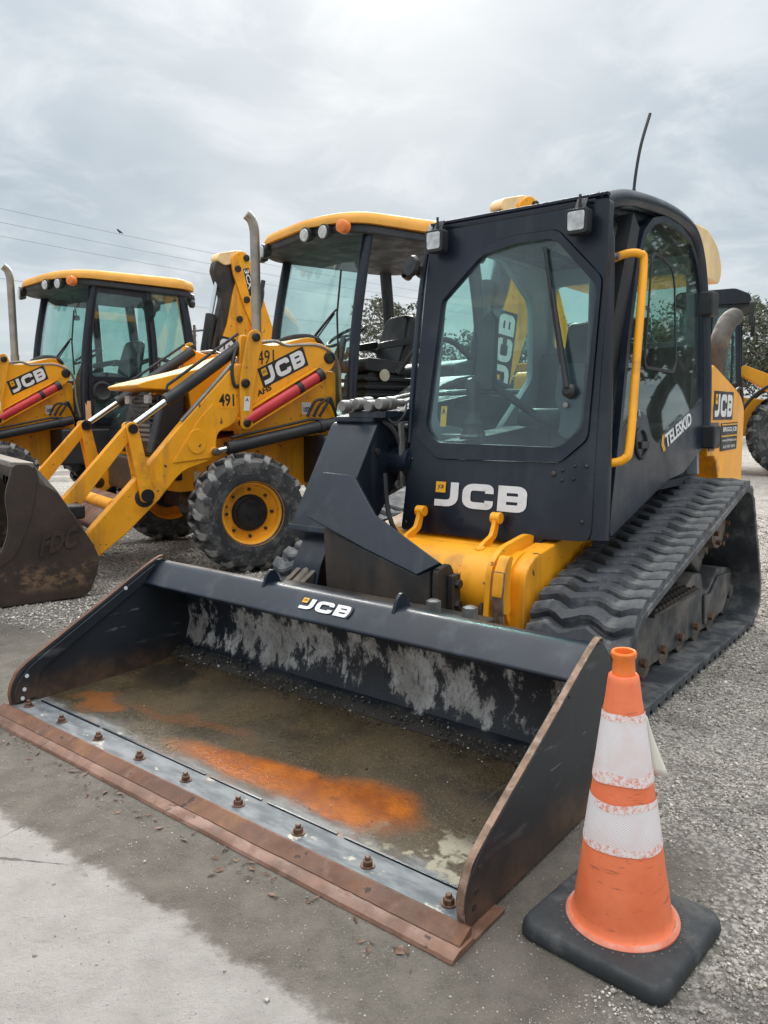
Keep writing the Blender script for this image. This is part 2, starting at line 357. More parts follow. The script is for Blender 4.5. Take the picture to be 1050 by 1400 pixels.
# bucket inside: black paint scoured to bright steel by the loads, in streaks down the back
t = NT('bucket_back'); X, Y, Z = t.xyz()
c = t.mix(t.ramp(t.noise(3, 8), .3, .7), (.007, .011, .018), (.016, .021, .030))
band = t.math('MULTIPLY', t.ramp(Z, .06, .16), t.ramp(Z, .46, .26))
s1 = t.noise(1, 12, .74, t.scaled((13, 8, 7.5), rot=(0, R(20), 0), loc=(1, 0, 2))); s2 = t.noise(2.2, 4, .5)
f = t.math('ADD', t.math('MULTIPLY', s1, .8), t.math('MULTIPLY', t.math('ADD', t.math('MULTIPLY', s2, .9), t.math('MULTIPLY', band, .34)), .5))
f = t.ramp(f, .735, .80); f = t.math('MULTIPLY', f, t.ramp(t.noise(1, 9, .75, t.scaled((70, 50, 30), rot=(0, R(20), 0))), .34, .54, .4, 1.)); c = t.mix(t.math('MULTIPLY', f, t.ramp(band, .02, .30)), c, t.mix(t.ramp(t.noise(6, 6), .35, .65), (.30, .285, .265), (.52, .515, .50)))
f2 = t.ramp(t.noise(1, 8, .6, t.scaled((9, 9, 30))), .62, .70); c = t.mix(t.math('MULTIPLY', f2, .4), c, (.13, .085, .06))
mud = t.ramp(t.math('ADD', Z, t.math('MULTIPLY', t.noise(9, 6), .05)), .125, .095); c = t.mix(mud, c, (.040, .036, .032))
t.set(c, t.mix(mud, .42, .9), 0); t.bump(t.noise(40, 6), .2, .004)
t = NT('shovel_side'); X, Y, Z = t.xyz()
c = t.mix(t.ramp(t.noise(3.5, 9, .62), .3, .7), (.026, .017, .014), (.052, .034, .026)); c = t.mix(t.ramp(t.noise(1, 9, .7, t.scaled((8, 8, 26), rot=(R(20), 0, 0))), .60, .68, 0., .5), c, (.10, .075, .06))
sc_ = t.math('MULTIPLY', t.ramp(t.noise(1, 9, .72, t.scaled((9, 9, 14), rot=(R(25), 0, 0))), .47, .58), t.math('MULTIPLY', t.ramp(Z, .05, .13), t.ramp(Z, .30, .20))); c = t.mix(t.math('MULTIPLY', sc_, .8), c, (.19, .115, .065))
c = t.mix(t.ramp(t.noise(26, 7, .7), .70, .73), c, (.24, .20, .17)); t.set(c, .48); t.bump(t.noise(40, 6), .25, .004)
t = NT('bucket_side'); X, Y, Z = t.xyz()
c = t.mix(t.ramp(t.noise(3, 8), .3, .7), (.008, .012, .018), (.019, .024, .031))
f = t.ramp(t.noise(1, 9, .65, t.scaled((5, 3.5, 20), rot=(R(-28), 0, 0))), .57, .72); c = t.mix(t.math('MULTIPLY', f, .55), c, (.10, .105, .11))
f = t.ramp(t.noise(1, 9, .7, t.scaled((14, 5, 34), rot=(R(35), 0, 0))), .63, .68); c = t.mix(t.math('MULTIPLY', f, .5), c, (.22, .22, .22))
f = t.math('MULTIPLY', t.ramp(t.math('ADD', Z, t.math('MULTIPLY', t.noise(5, 6), .22)), .30, .10), .8); c = t.mix(f, c, t.mix(t.ramp(t.noise(14, 7), .4, .6), (.07, .045, .03), (.13, .075, .045)))
t.set(c, .45); t.bump(t.noise(35, 6), .18, .003)
# bucket floor: wet silt, iron-stained water marks and scraped plate
t = NT('bucket_floor'); X, Y, Z = t.xyz(); nz = t.noise(4, 8, .6); nz2 = t.noise(11, 6)
wob = t.math('MULTIPLY', t.math('SUBTRACT', nz, .5), .42); Yw = t.math('ADD', Y, wob); Xw = t.math('ADD', X, t.math('MULTIPLY', t.math('SUBTRACT', t.noise(3.1, 5), .5), .5))
silt = t.mix(t.ramp(nz, .34, .66), (.034, .025, .013), (.078, .056, .029)); silt = t.mix(t.ramp(t.noise(150, 5, .75), .53, .66), silt, (.19, .155, .105)); silt = t.mix(t.ramp(t.noise(90, 5, .75), .56, .70), silt, (.022, .018, .012))
def blob(cx, cy, rx, ry, rot=0., soft=.45):
    v = t.scaled((1 / rx, 1 / ry, 0), rot=(0, 0, 0)); n = t.n.new('ShaderNodeCombineXYZ'); t.l.new(Xw, n.inputs[0]); t.l.new(Yw, n.inputs[1])
    q = t.n.new('ShaderNodeMapping'); q.vector_type = 'TEXTURE'; t.l.new(n.outputs[0], q.inputs[0]); q.inputs['Location'].default_value = (cx, cy, 0); q.inputs['Rotation'].default_value = (0, 0, rot); q.inputs['Scale'].default_value = (rx, ry, 1)
    L = t.n.new('ShaderNodeVectorMath'); L.operation = 'LENGTH'; t.l.new(q.outputs[0], L.inputs[0]); return t.ramp(L.outputs['Value'], 1 + soft * .5, 1 - soft)
wob0 = wob; Yk, Xk = Yw, Xw; Yw = t.math('ADD', Y, t.math('MULTIPLY', wob, .30)); Xw = t.math('ADD', X, t.math('MULTIPLY', t.math('SUBTRACT', t.noise(3.1, 5), .5), .25)); o1 = blob(.20, .300, .47, .085, R(5), .42); o2 = blob(.52, .325, .25, .155, R(14), .42); Yw, Xw = Yk, Xk; o3 = blob(-.86, .30, .17, .075, 0.); o4 = blob(-.40, .42, .35, .05, R(4))
orange = t.math('MAXIMUM', o1, o2); c = t.mix(t.math('MULTIPLY', orange, t.ramp(nz2, .2, .45, .85, 1.)), silt, t.mix(t.ramp(t.noise(7, 9, .68), .36, .62), (.23, .056, .002), (.40, .110, .003)))
c = t.mix(t.math('MULTIPLY', o3, .8), c, (.22, .075, .018)); c = t.mix(t.math('MULTIPLY', o4, .45), c, (.16, .06, .02))
fr = t.ramp(t.math('ADD', Y, t.math('MULTIPLY', wob, .55)), .235, .16)      # scraped plate along the front
plate = t.mix(t.ramp(t.noise(1, 8, .65, t.scaled((6, 26, 1))), .4, .62), (.085, .095, .10), (.22, .225, .22))
plate = t.mix(t.ramp(t.noise(1, 7, .6, t.scaled((9, 15, 1), loc=(3, 1, 0))), .60, .68), plate, (.42, .40, .35)); plate = t.mix(t.ramp(t.noise(5, 7), .5, .68), plate, (.26, .14, .09))
c = t.mix(fr, c, plate)
cl = t.math('MULTIPLY', t.ramp(t.noise(1, 8, .6, t.scaled((7, 7, 1), loc=(5, 2, 0))), .53, .59), t.ramp(Y, .42, .3)); cl = t.math('MULTIPLY', cl, t.ramp(X, .62, .85)); c = t.mix(cl, c, (.31, .285, .215))
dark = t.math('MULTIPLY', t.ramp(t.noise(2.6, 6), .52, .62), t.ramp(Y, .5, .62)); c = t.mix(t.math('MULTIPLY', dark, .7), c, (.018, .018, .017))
scr = t.ramp(t.noise(1, 8, .7, t.scaled((70, 5, 1), rot=(0, 0, R(6)))), .62, .68); c = t.mix(t.math('MULTIPLY', scr, .35), c, (.22, .19, .14)); scr2 = t.ramp(t.noise(1, 8, .7, t.scaled((50, 4, 1), loc=(3, 3, 0), rot=(0, 0, R(-9)))), .62, .69); c = t.mix(t.math('MULTIPLY', scr2, .45), c, (.03, .024, .016))
wet = t.math('MAXIMUM', t.math('MAXIMUM', orange, o3), t.ramp(t.noise(2.2, 4), .42, .6)); r = t.mix(wet, .5, .12); r = t.mix(t.math('MULTIPLY', fr, .7), r, .42)
t.set(c, r, 0, .4); t.bump(t.math('ADD', t.noise(190, 5, .75), t.math('MULTIPLY', t.noise(60, 5), 1.2)), .55, .005)
t = NT('blade_plate'); X, Y, Z = t.xyz()
c = t.mix(t.ramp(t.noise(1, 8, .6, t.scaled((7, 20, 1))), .36, .64), (.085, .098, .11), (.19, .205, .215)); c = t.mix(t.ramp(t.noise(1, 8, .62, t.scaled((6, 9, 1), loc=(2, 0, 0))), .58, .63), c, (.44, .42, .36)); c = t.mix(t.ramp(t.noise(7, 8, .65), .60, .70), c, (.20, .11, .07))
t.set(c, .62, .0, .35); t.bump(t.noise(70, 5), .3, .003)
# ground: rolled crushed limestone and silt, a damp dirt strip by the blade, paler dry pavement towards the road
t = NT('yard_ground'); t.tc = t.n.new('ShaderNodeNewGeometry').outputs['Position']; X, Y, Z = t.xyz()
n1 = t.noise(1.1, 9, .6); n2 = t.noise(9, 9, .65); n3 = t.noise(60, 6, .7); n4 = t.noise(210, 4, .7); v1 = t.voro(95, 'F1', 'Color'); v2 = t.voro(38, 'F1', 'Color'); vd = t.voro(95, 'F1', 'Distance')
def sepc(x):
    n = t.n.new('ShaderNodeSeparateColor'); t.l.new(x, n.inputs[0]); return n.outputs[0]
stone = t.mix(t.ramp(sepc(v1), .1, .95), (.23, .212, .188), (.64, .605, .555)); stone = t.mix(t.ramp(n2, .48, .68, 0., .6), stone, (.22, .206, .188)); stone = t.mix(t.ramp(t.noise(2.1, 7, .62), .50, .68, 0., .6), stone, (.15, .138, .12)); stone = t.mix(t.ramp(n1, .50, .68, 0., .4), stone, (.46, .44, .41)); stone = t.mix(t.ramp(vd, .45, .75, 0., .45), stone, (.09, .082, .072))
dirt = t.mix(t.ramp(n2, .3, .7), (.135, .121, .100), (.21, .190, .162)); dirt = t.mix(t.ramp(n4, .52, .72), dirt, (.29, .275, .255)); dirt = t.mix(t.ramp(n3, .58, .72, 0., .8), dirt, (.065, .06, .052))
pav = t.mix(t.ramp(n2, .28, .72), (.355, .334, .312), (.462, .440, .416)); pav = t.mix(t.ramp(n1, .35, .7, 0., .55), pav, (.495, .468, .438)); crk = t.voro(1.7, 'DISTANCE_TO_EDGE', vec=t.scaled((1, 1, 1), loc=(.3, .2, 0))); pav = t.mix(t.math('MULTIPLY', t.ramp(t.math('ADD', crk, t.math('MULTIPLY', t.math('SUBTRACT', n2, .5), .05)), .007, .002), t.ramp(n1, .48, .58)), pav, (.15, .138, .122)); pav = t.mix(t.ramp(t.noise(4.5, 8, .65), .56, .72, 0., .45), pav, (.29, .268, .24)); pav = t.mix(t.ramp(n4, .54, .70, 0., .55), pav, (.28, .26, .238)); pav = t.mix(t.ramp(n3, .60, .72, 0., .55), pav, (.24, .222, .20)); pav = t.mix(t.ramp(t.noise(1, 9, .7, t.scaled((3, 14, 1), rot=(0, 0, R(38)))), .58, .70, 0., .5), pav, (.25, .225, .205))
# strip coordinates measured along the line of the blade
s_ = t.math('ADD', t.math('MULTIPLY', X, .621), t.math('MULTIPLY', Y, .784)); l_ = t.math('SUBTRACT', t.math('MULTIPLY', X, .784), t.math('MULTIPLY', Y, .621))
wobble = t.math('ADD', t.math('MULTIPLY', t.math('SUBTRACT', t.noise(2.3, 4, .5), .5), .16), t.math('MULTIPLY', t.math('SUBTRACT', t.noise(17, 10, .72), .5), .13))
edge = t.math('ADD', t.math('ADD', s_, wobble), t.math('MULTIPLY', t.math('ADD', l_, 1.0), -.02))
inpav = t.ramp(edge, 1.095, 1.050)
ingrav = t.math('MAXIMUM', t.ramp(t.math('ADD', l_, t.math('MULTIPLY', wobble, .8)), -.62, -.38), t.ramp(t.math('ADD', s_, wobble), 2.0, 2.35))
ingrav = t.math('MULTIPLY', ingrav, t.ramp(t.math('ADD', s_, wobble), 1.25, 1.55))
wetg = t.math('MULTIPLY', t.ramp(t.noise(.8, 5, .55), .42, .58), t.ramp(Y, 3.6, 4.6)); wetg = t.math('MULTIPLY', wetg, t.ramp(X, .6, -.3))
c = t.mix(ingrav, dirt, stone); c = t.mix(inpav, c, pav); c = t.mix(t.math('MULTIPLY', wetg, .55), c, (.060, .056, .050))
t.set(c, .88, 0, .3); h = t.math('ADD', t.math('ADD', n4, t.math('MULTIPLY', n3, 1.6)), t.math('MULTIPLY', n2, 3.0)); t.bump(h, .8, .014)
def stone_mat(name, ramp_cols):
    t = NT(name); oi = t.n.new('ShaderNodeAttribute'); oi.attribute_name = 'shade'; f = oi.outputs['Fac']
    c = t.mix(t.ramp(f, .0, .55), ramp_cols[0], ramp_cols[1]); c = t.mix(t.ramp(f, .55, 1.), c, ramp_cols[2]); c = t.mix(t.ramp(t.noise(2.1, 7, .62), .50, .68, 0., .62), c, tuple(q * .9 for q in ramp_cols[0])); t.set(c, .85, 0, .3); return t.m
stone_mat('gravel_stone', [(.155, .140, .122), (.455, .425, .382), (.72, .685, .63)])
stone_mat('debris_stone', [(.05, .045, .04), (.14, .125, .10), (.52, .49, .44)])
def leaf_mat(name, a, b, trans=(.10, .14, .03)):
    t = NT(name); at = t.n.new('ShaderNodeAttribute'); at.attribute_name = 'shade'
    c = t.mix(at.outputs['Fac'], a, b); t.set(c, .6, 0, .3); return t.m
leaf_mat('leaf_oak', (.045, .058, .035), (.10, .12, .075)); leaf_mat('leaf_grey', (.085, .092, .068), (.16, .165, .125))
# ------------------------------------------------------------------ ground
g = MB(); g.add([(-300, -60, 0), (300, -60, 0), (300, 400, 0), (-300, 400, 0)], [(0, 1, 2, 3)])
tag(g.build('ground', MT['yard_ground'], ang=0), kind='structure')
OCT_F = np.array([(0, 2, 4), (2, 1, 4), (1, 3, 4), (3, 0, 4), (2, 0, 5), (1, 2, 5), (3, 1, 5), (0, 3, 5)])
OCT_V = np.array([(1, 0, 0), (-1, 0, 0), (0, 1, 0), (0, -1, 0), (0, 0, 1), (0, 0, -1)], float)
def stones(name, P, rad, m, sink=.25, flat=.7, parent=None, shade=None):
    """one mesh of small angular stones"""
    n = len(P); v = OCT_V[None] * rng.uniform(.65, 1.25, (n, 6, 1)) + rng.normal(0, .16, (n, 6, 3))
    a = rng.uniform(0, 6.283, n); b = rng.uniform(-.6, .6, n)
    ca, sa, cb, sb = np.cos(a), np.sin(a), np.cos(b), np.sin(b)
    v[..., 2] *= flat
    x, y, z = v[..., 0], v[..., 1], v[..., 2]
    y, z = y * cb[:, None] - z * sb[:, None], y * sb[:, None] + z * cb[:, None]
    x, y = x * ca[:, None] - y * sa[:, None], x * sa[:, None] + y * ca[:, None]
    v = np.stack([x, y, z], -1) * rad[:, None, None]; v[..., 2] += (rad * (flat - sink * 2 * flat))[:, None]; v += P[:, None, :]
    f = (OCT_F[None] + 6 * np.arange(n)[:, None, None]).reshape(-1, 3)
    me = bpy.data.meshes.new(name); me.vertices.add(n * 6); me.vertices.foreach_set('co', v.reshape(-1).astype(np.float32))
    me.loops.add(f.size); me.loops.foreach_set('vertex_index', f.reshape(-1).astype(np.int32)); me.polygons.add(len(f)); me.polygons.foreach_set('loop_start', np.arange(0, f.size, 3, dtype=np.int32))
    at = me.attributes.new('shade', 'FLOAT', 'FACE'); sh = rng.beta(1.7, 1.9, n) if shade is None else shade; at.data.foreach_set('value', np.repeat(sh, 8).astype(np.float32))
    me.materials.append(m); me.update(calc_edges=True); me.validate()
    o = bpy.data.objects.new(name, me); col.objects.link(o); o.parent = parent; return o
def strip(P): return P[:, 0] * .621 + P[:, 1] * .784, P[:, 0] * .784 - P[:, 1] * .621
def scatter(n, y0, y1, xs, pw):
    y = y0 * (y1 / y0) ** rng.uniform(0, 1, n) ** pw; x = rng.uniform(-1, 1, n) * (y * xs + .3)
    P = np.stack([x, y, np.zeros(n)], -1); return P
P = scatter(190000, 1.2, 9.5, .56, .95); s_, l_ = strip(P)
wob = .12 * np.sin(P[:, 0] * 5.1 + 1) + .10 * np.sin(P[:, 1] * 4.3 + P[:, 0] * 3.)
dens = np.where(((l_ + wob > -.52) | (s_ + wob > 2.2)) & (s_ + wob > 1.42), 1., .13)
dens = np.where(s_ + wob < 1.05, .035, dens)
patch = .55 + .45 * np.sin(P[:, 0] * 2.7 + 1.3 * np.sin(P[:, 1] * 2.1)) * np.sin(P[:, 1] * 3.1 + .7)
keep = rng.uniform(0, 1, len(P)) < dens * np.clip(patch + .2, .12, 1); P = P[keep]
rad = np.clip(rng.lognormal(math.log(.0037), .42, len(P)), .0015, .015) * np.clip(P[:, 1] / 3.2, .8, 1.8); s2_, l2_ = strip(P); rad = np.where((s2_ < 1.42) | ((l2_ < -.6) & (s2_ < 2.1)), rad * .48, rad)
tag(stones('gravel', P, rad, MT['gravel_stone']), 'grey crushed limestone gravel strewn over the yard', 'gravel', kind='stuff')
P = np.stack([rng.uniform(-1.5, 1.1, 60), rng.uniform(1.25, 2.5, 60), np.zeros(60)], -1)
rad = rng.uniform(.003, .007, 60)
tag(stones('pebbles', P, rad, MT['gravel_stone'], shade=rng.uniform(.15, .62, 60)), 'scattered pale pebbles on the pavement', 'pebbles', kind='stuff')

P = scatter(2600, 1.3, 8, .56, .9); s_, l_ = strip(P); P = P[((l_ > -.40) | (s_ > 2.3)) & (s_ > 1.5)]
rad = rng.uniform(.006, .0125, len(P)) * np.clip(P[:, 1] / 3.2, .8, 1.6)
tag(stones('coarse_gravel', P, rad, MT['gravel_stone'], sink=.35), 'larger loose stones lying on the gravel', 'gravel', kind='stuff')
# dead leaf flakes and twigs swept up against the blade
n = 90; L_ = rng.uniform(-1.1, 1.1, n); S_ = -.06 - np.abs(rng.normal(0, .05, n)); vs = []; fs = []
for i in range(n):
    c_ = Vector((-.71976 + .784 * L_[i] + .621 * S_[i], 2.36427 - .621 * L_[i] + .784 * S_[i], .004)); a = rng.uniform(0, 6.28); u = Vector((math.cos(a), math.sin(a), rng.uniform(-.25, .25))); w = Vector((-u.y, u.x, rng.uniform(-.2, .35))); k_ = rng.uniform(.006, .018); q_ = k_ * rng.uniform(.12, .55)
    vs += [c_ - u * k_, c_ + w * q_ + Vector((0, 0, .003)), c_ + u * k_, c_ - w * q_]; fs.append(tuple(4 * i + j for j in range(4)))
b = MB(); b.add([(x, y, max(z, .002)) for x, y, z in vs], fs); tag(b.build('leaf_litter', MT['bolt_rust'], ang=0), 'brown leaf flakes and twigs along the front of the rusty blade', 'leaf litter', kind='stuff')

# ------------------------------------------------------------------ compact track loader
# local frame: x across the machine (towards the door side), y backwards from the blade, z up
TL = thing('track_loader', 'black and yellow compact track loader with side boom behind the wide open bucket', 'track loader', (-.71976, 2.36427, 0), R(-38.4))
bk = MB().px([(.84, .06), (.93, .10), (.965, .22), (.94, .36), (.90, .44), (.915, .445), (.957, .37), (.982, .22), (.945, .085), (.85, .045)], -1.105, 1.105)
for a in (-.46, .30): bk.box(a, a + .03, .955, 1.06, .12, .44)
for a in (-.30, .16): bk.box(a, a + .03, .955, 1.06, .12, .44)
BK = bk.build('bucket', MT['bucket_back'], TL)
q = MB(); fl = [(.155, .030), (.60, .034), (.80, .042), (.88, .070), (.845, .030), (.75, .012), (.155, .010)]
q.px(fl, -1.105, 1.105); q.build('bucket_floor', MT['bucket_floor'], BK)
# floor lip, wear plate and the two blade layers
q = MB(); q.px([(.045, .012), (.152, .012), (.152, .033), (.045, .037)], -1.118, 1.118); q.build('wear_plate', MT['blade_plate'], BK, .002)
def blade(prof, x1, name, m, amp, loose, seed):
    """a long bar whose worn edge wanders: prof in (y,z), the corners listed in loose are ragged"""
    r = np.random.default_rng(seed); n = 110; xs = np.linspace(-x1, x1, n); b = MB(); k = len(prof)
    slow = np.interp(xs, np.linspace(-x1, x1, 14), r.normal(0, amp * .35, 14)); vs = []
    for i_, x in enumerate(xs):
        for q_, (y, z) in enumerate(prof):
            w = loose.get(q_, 0); nick = -abs(r.normal(0, amp * .5)) if r.uniform() < .12 else 0
            vs.append((x, y - w * (slow[i_] + nick + r.normal(0, amp * .12)), z + abs(w) * r.normal(0, amp * .12)))
    fs = [tuple(range(k)), tuple((n - 1) * k + q_ for q_ in range(k - 1, -1, -1))]
    for i_ in range(n - 1):
        for q_ in range(k): fs.append((i_ * k + q_, i_ * k + (q_ + 1) % k, (i_ + 1) * k + (q_ + 1) % k, (i_ + 1) * k + q_))
    b.add(vs, fs); return b.build(name, m, BK, .0015, ang=30)
blade([(-.012, .020), (.044, .020), (.044, .040), (.036, .042)], 1.150, 'cutting_edge', MT['rust'], .002, {0: 1, 3: .3}, 3)
blade([(-.052, .001), (.19, .001), (.19, .011), (.044, .0115), (.040, .0185), (-.022, .0185), (-.046, .010)], 1.157, 'cutting_edge', MT['rust_pale'], .0025, {0: 1, 6: 1, 5: .4}, 4)
bm_ = MB(); bm_.lathe([(.0, 0), (.0205, 0), (.0205, .004), (.0, .004)], (0, 0, 0), (0, 0, 1), 18); bm_.lathe([(.0, .004), (.0145, .004), (.0145, .016), (.011, .0185), (.0, .0185)], (0, 0, 0), (0, 0, 1), 6); bm_.lathe([(.0, .016), (.0085, .016), (.0085, .027), (.006, .029), (0, .029)], (0, 0, 0), (0, 0, 1), 10)
bme = bm_.mesh('bolt', MT['bolt_rust'])
for i in range(9): inst('bolt', bme, BK, Matrix.Translation((-1.045 + i * 2.10 / 8, .088, .0355)) @ Matrix.Rotation(i * 1.3, 4, 'Z'))
for u0, u1 in ((-1.07, -.63), (-.60, .02), (.05, .30), (.33, .62), (.65, 1.07)):
    q = MB(); q.box(u0, u1, .1535, .160, .0325, .0365); q.build('weld_seam', MT['black_paint'], BK)
# folded top rail
q = MB(); q.px(rp([(.800, .535), (.698, .446), (.718, .430), (.905, .425), (.93, .46), (.86, .533)], [.02, .012, .01, .01, .02, .02]), -1.105, 1.105); RAIL = q.build('top_rail', MT['black_paint'], BK)
sideo = [(.058, .012), (.046, .085), (.066, .14), (.125, .198), (.778, .547), (.835, .543), (.92, .455), (.985, .30), (.985, .18), (.95, .07), (.86, .012)]
sideo = rp(sideo, [.005, .02, .03, .04, .015, .02, .05, .06, .05, .06, .03])
for sx in (-1, 1):
    x0 = 1.106 * sx; q = MB(); q.px(sideo, x0, x0 + .022 * sx); q.build('side_plate', MT['bucket_side'], BK, .0015)
    e = [(.046, .085), (.066, .14), (.125, .198), (.79, .565), (.845, .562)]
    q = MB()
    ps = curve([Vector((p[0], p[1], 0)) for p in [(.052, .03), (.044, .085), (.066, .145), (.125, .2015), (.45, .3755), (.778, .550), (.835, .546)]], 5)
    vs = []; fs = []
    for i, p in enumerate(ps):
        d = (ps[min(i + 1, len(ps) - 1)] - ps[max(i - 1, 0)]).normalized(); nrm = Vector((-d.y, d.x))
        for (a, b) in ((.001, .0025), (.021, .0025), (.021, -.002), (.001, -.002)):
            vs.append((x0 + a * sx, p.x + nrm.x * b, p.y + nrm.y * b))
        if i:
            o = 4 * i
            for k in range(4): fs.append((o - 4 + k, o - 4 + (k + 1) % 4, o + (k + 1) % 4, o + k))
    fs += [(0, 1, 2, 3), tuple(4 * len(ps) - 4 + k for k in (3, 2, 1, 0))]
    q.add(vs, fs); q.build('plate_edge', MT['rust_edge'] if sx > 0 else MT['rust'], BK)
    # inner stiffener strip along the sloping edge and its front leg, with bolt holes plugged by pale paint
    xi = x0 - .001 * sx
    st = [(.060, .045), (.056, .085), (.075, .132), (.132, .188), (.765, .530), (.70, .446), (.170, .155), (.150, .05)]
    q = MB(); q.px(rp(st, [0, .01, .02, .03, 0, 0, .03, 0]), xi, xi - .010 * sx); q.build('stiffener_strip', MT['bucket_side'], BK, .0015)
    for (yy, zz_) in ((.112, .150), (.098, .095), (.088, .058), (.60, .44)):
        q = MB(); q.cyl((xi - .0085 * sx, yy, zz_), (xi - .0125 * sx, yy, zz_), .0085, n=12); q.cyl((x0 + .0205 * sx, yy, zz_), (x0 + .0245 * sx, yy, zz_), .0085, n=12)
        q.build('plug', MT['decal_white'] if sx < 0 else MT['black_rusty'], BK)
for a in (-.365, .335):
    q = MB(); ear = [(.775, .51), (.80, .568), (.825, .588), (.85, .583), (.87, .553), (.90, .48), (.80, .48)]; q.px(rp(ear, .012), a, a + .014); q.build('rail_ear', MT['black_paint'], BK, .002)
U = Vector((.262, 0, 0)); sl = Vector((0, .102, .089)).normalized()
nr = Vector((0, -sl.z, sl.y))
logo(BK, Vector((-.100, .7325, .4770)) + nr * .0008, U, sl * .052, nr)
put_text('paint_wear', ')', MT['black_paint'], BK, Vector((.150, .732, .4766)) + nr * .0012, Vector((.018, 0, 0)), sl * .056, nr, bold=.08, lift=.0045)
# silt and small stones gathered in the crease
n = 1500; xx = rng.uniform(-1.09, 1.09, n); band_ = rng.beta(1.3, 3.0, n); yy = .885 - .11 * band_ + .02 * np.sin(xx * 6) + .012 * np.sin(xx * 17); zz_ = .045 + .06 * (1 - band_) ** 2
silt = stones('debris', np.stack([xx, yy, zz_], -1), np.clip(rng.lognormal(math.log(.0034), .5, n), .0016, .012), MT['debris_stone'], sink=.2, parent=BK, shade=np.where(rng.uniform(0, 1, n) < .10, rng.uniform(.75, 1, n), rng.uniform(0, .32, n))); silt['kind'] = 'stuff'
n = 230; silt = stones('debris', np.stack([rng.uniform(-.8, 1.08, n), .12 + .72 * rng.uniform(0, 1, n) ** .6, np.full(n, .032)], -1), np.clip(rng.lognormal(math.log(.0026), .4, n), .0012, .008), MT['debris_stone'], sink=.05, parent=BK, shade=rng.beta(1, 1.5, n)); silt['kind'] = 'stuff'

# --- tracks: belt round front idler, top sprocket and rear idler
def hull_path(circles, n=90):
    pts = [(cy + r * math.cos(2 * math.pi * k / n), cz + r * math.sin(2 * math.pi * k / n)) for cy, cz, r in circles for k in range(n)]
    pts = sorted(set((round(a, 5), round(b, 5)) for a, b in pts))
    def half(ps):
        h = []
        for p in ps:
            while len(h) > 1 and (h[-1][0] - h[-2][0]) * (p[1] - h[-2][1]) - (h[-1][1] - h[-2][1]) * (p[0] - h[-2][0]) <= 0: h.pop()
            h.append(p)
        return h
    a = half(pts); b = half(pts[::-1]); return a[:-1] + b[:-1]     # anticlockwise
def resample(path, n):
    P = np.array(path + [path[0]]); d = np.r_[0, np.cumsum(np.hypot(*np.diff(P, axis=0).T))]; s = np.linspace(0, d[-1], n, endpoint=False)
    return np.stack([np.interp(s, d, P[:, 0]), np.interp(s, d, P[:, 1])], -1)
LUGH = .034
def shrink(k): return hull_path([(1.633, .263, .263 - k), (3.03, .640, .255 - k), (3.33, .210, .210 - k)])
outer = resample(shrink(LUGH), 160); inner = resample(shrink(LUGH + .032), 160)
# one wavy tread bar, built flat: x across the belt, y along it, z out
XS = np.linspace(-.219, .219, 13); wav = [-.004, .010, .022, .006, -.014, -.004, .014, .022, .008, -.014, -.018, .002, .012]
lug = MB(); vs = []; fs = []
for i, (x, w) in enumerate(zip(XS, wav)):
    t_ = .0 if 0 < i < 12 else .004
    for (y, z) in ((-.043, -.004), (-.035 + t_, LUGH * .70), (-.024, LUGH - t_), (.018, LUGH - t_), (.030 - t_, LUGH * .70), (.038, -.004)): vs.append((x, y + w, z))
    if i:
        o = 6 * i
        for k in range(5): fs.append((o - 6 + k, o - 5 + k, o + 1 + k, o + k))
fs += [tuple(range(6)), tuple(72 + k for k in (5, 4, 3, 2, 1, 0))]
lug.add(vs, fs)
lugmes = []
for q_ in range(5):
    l2 = MB(); rr_ = np.random.default_rng(40 + q_); l2.add([(x, y + rr_.normal(0, .0022), z + (rr_.normal(0, .0016) if z > .01 else 0) - (.007 if z > .01 and rr_.uniform() < .05 else 0)) for x, y, z in vs], fs); lugmes.append(l2.mesh('tread_bar', MT['rubber_track'], 22))
gl = MB().box(-.03, .03, -.02, .02, 0, .05); guide_me = gl.mesh('guide_lug', MT['rubber_track'])
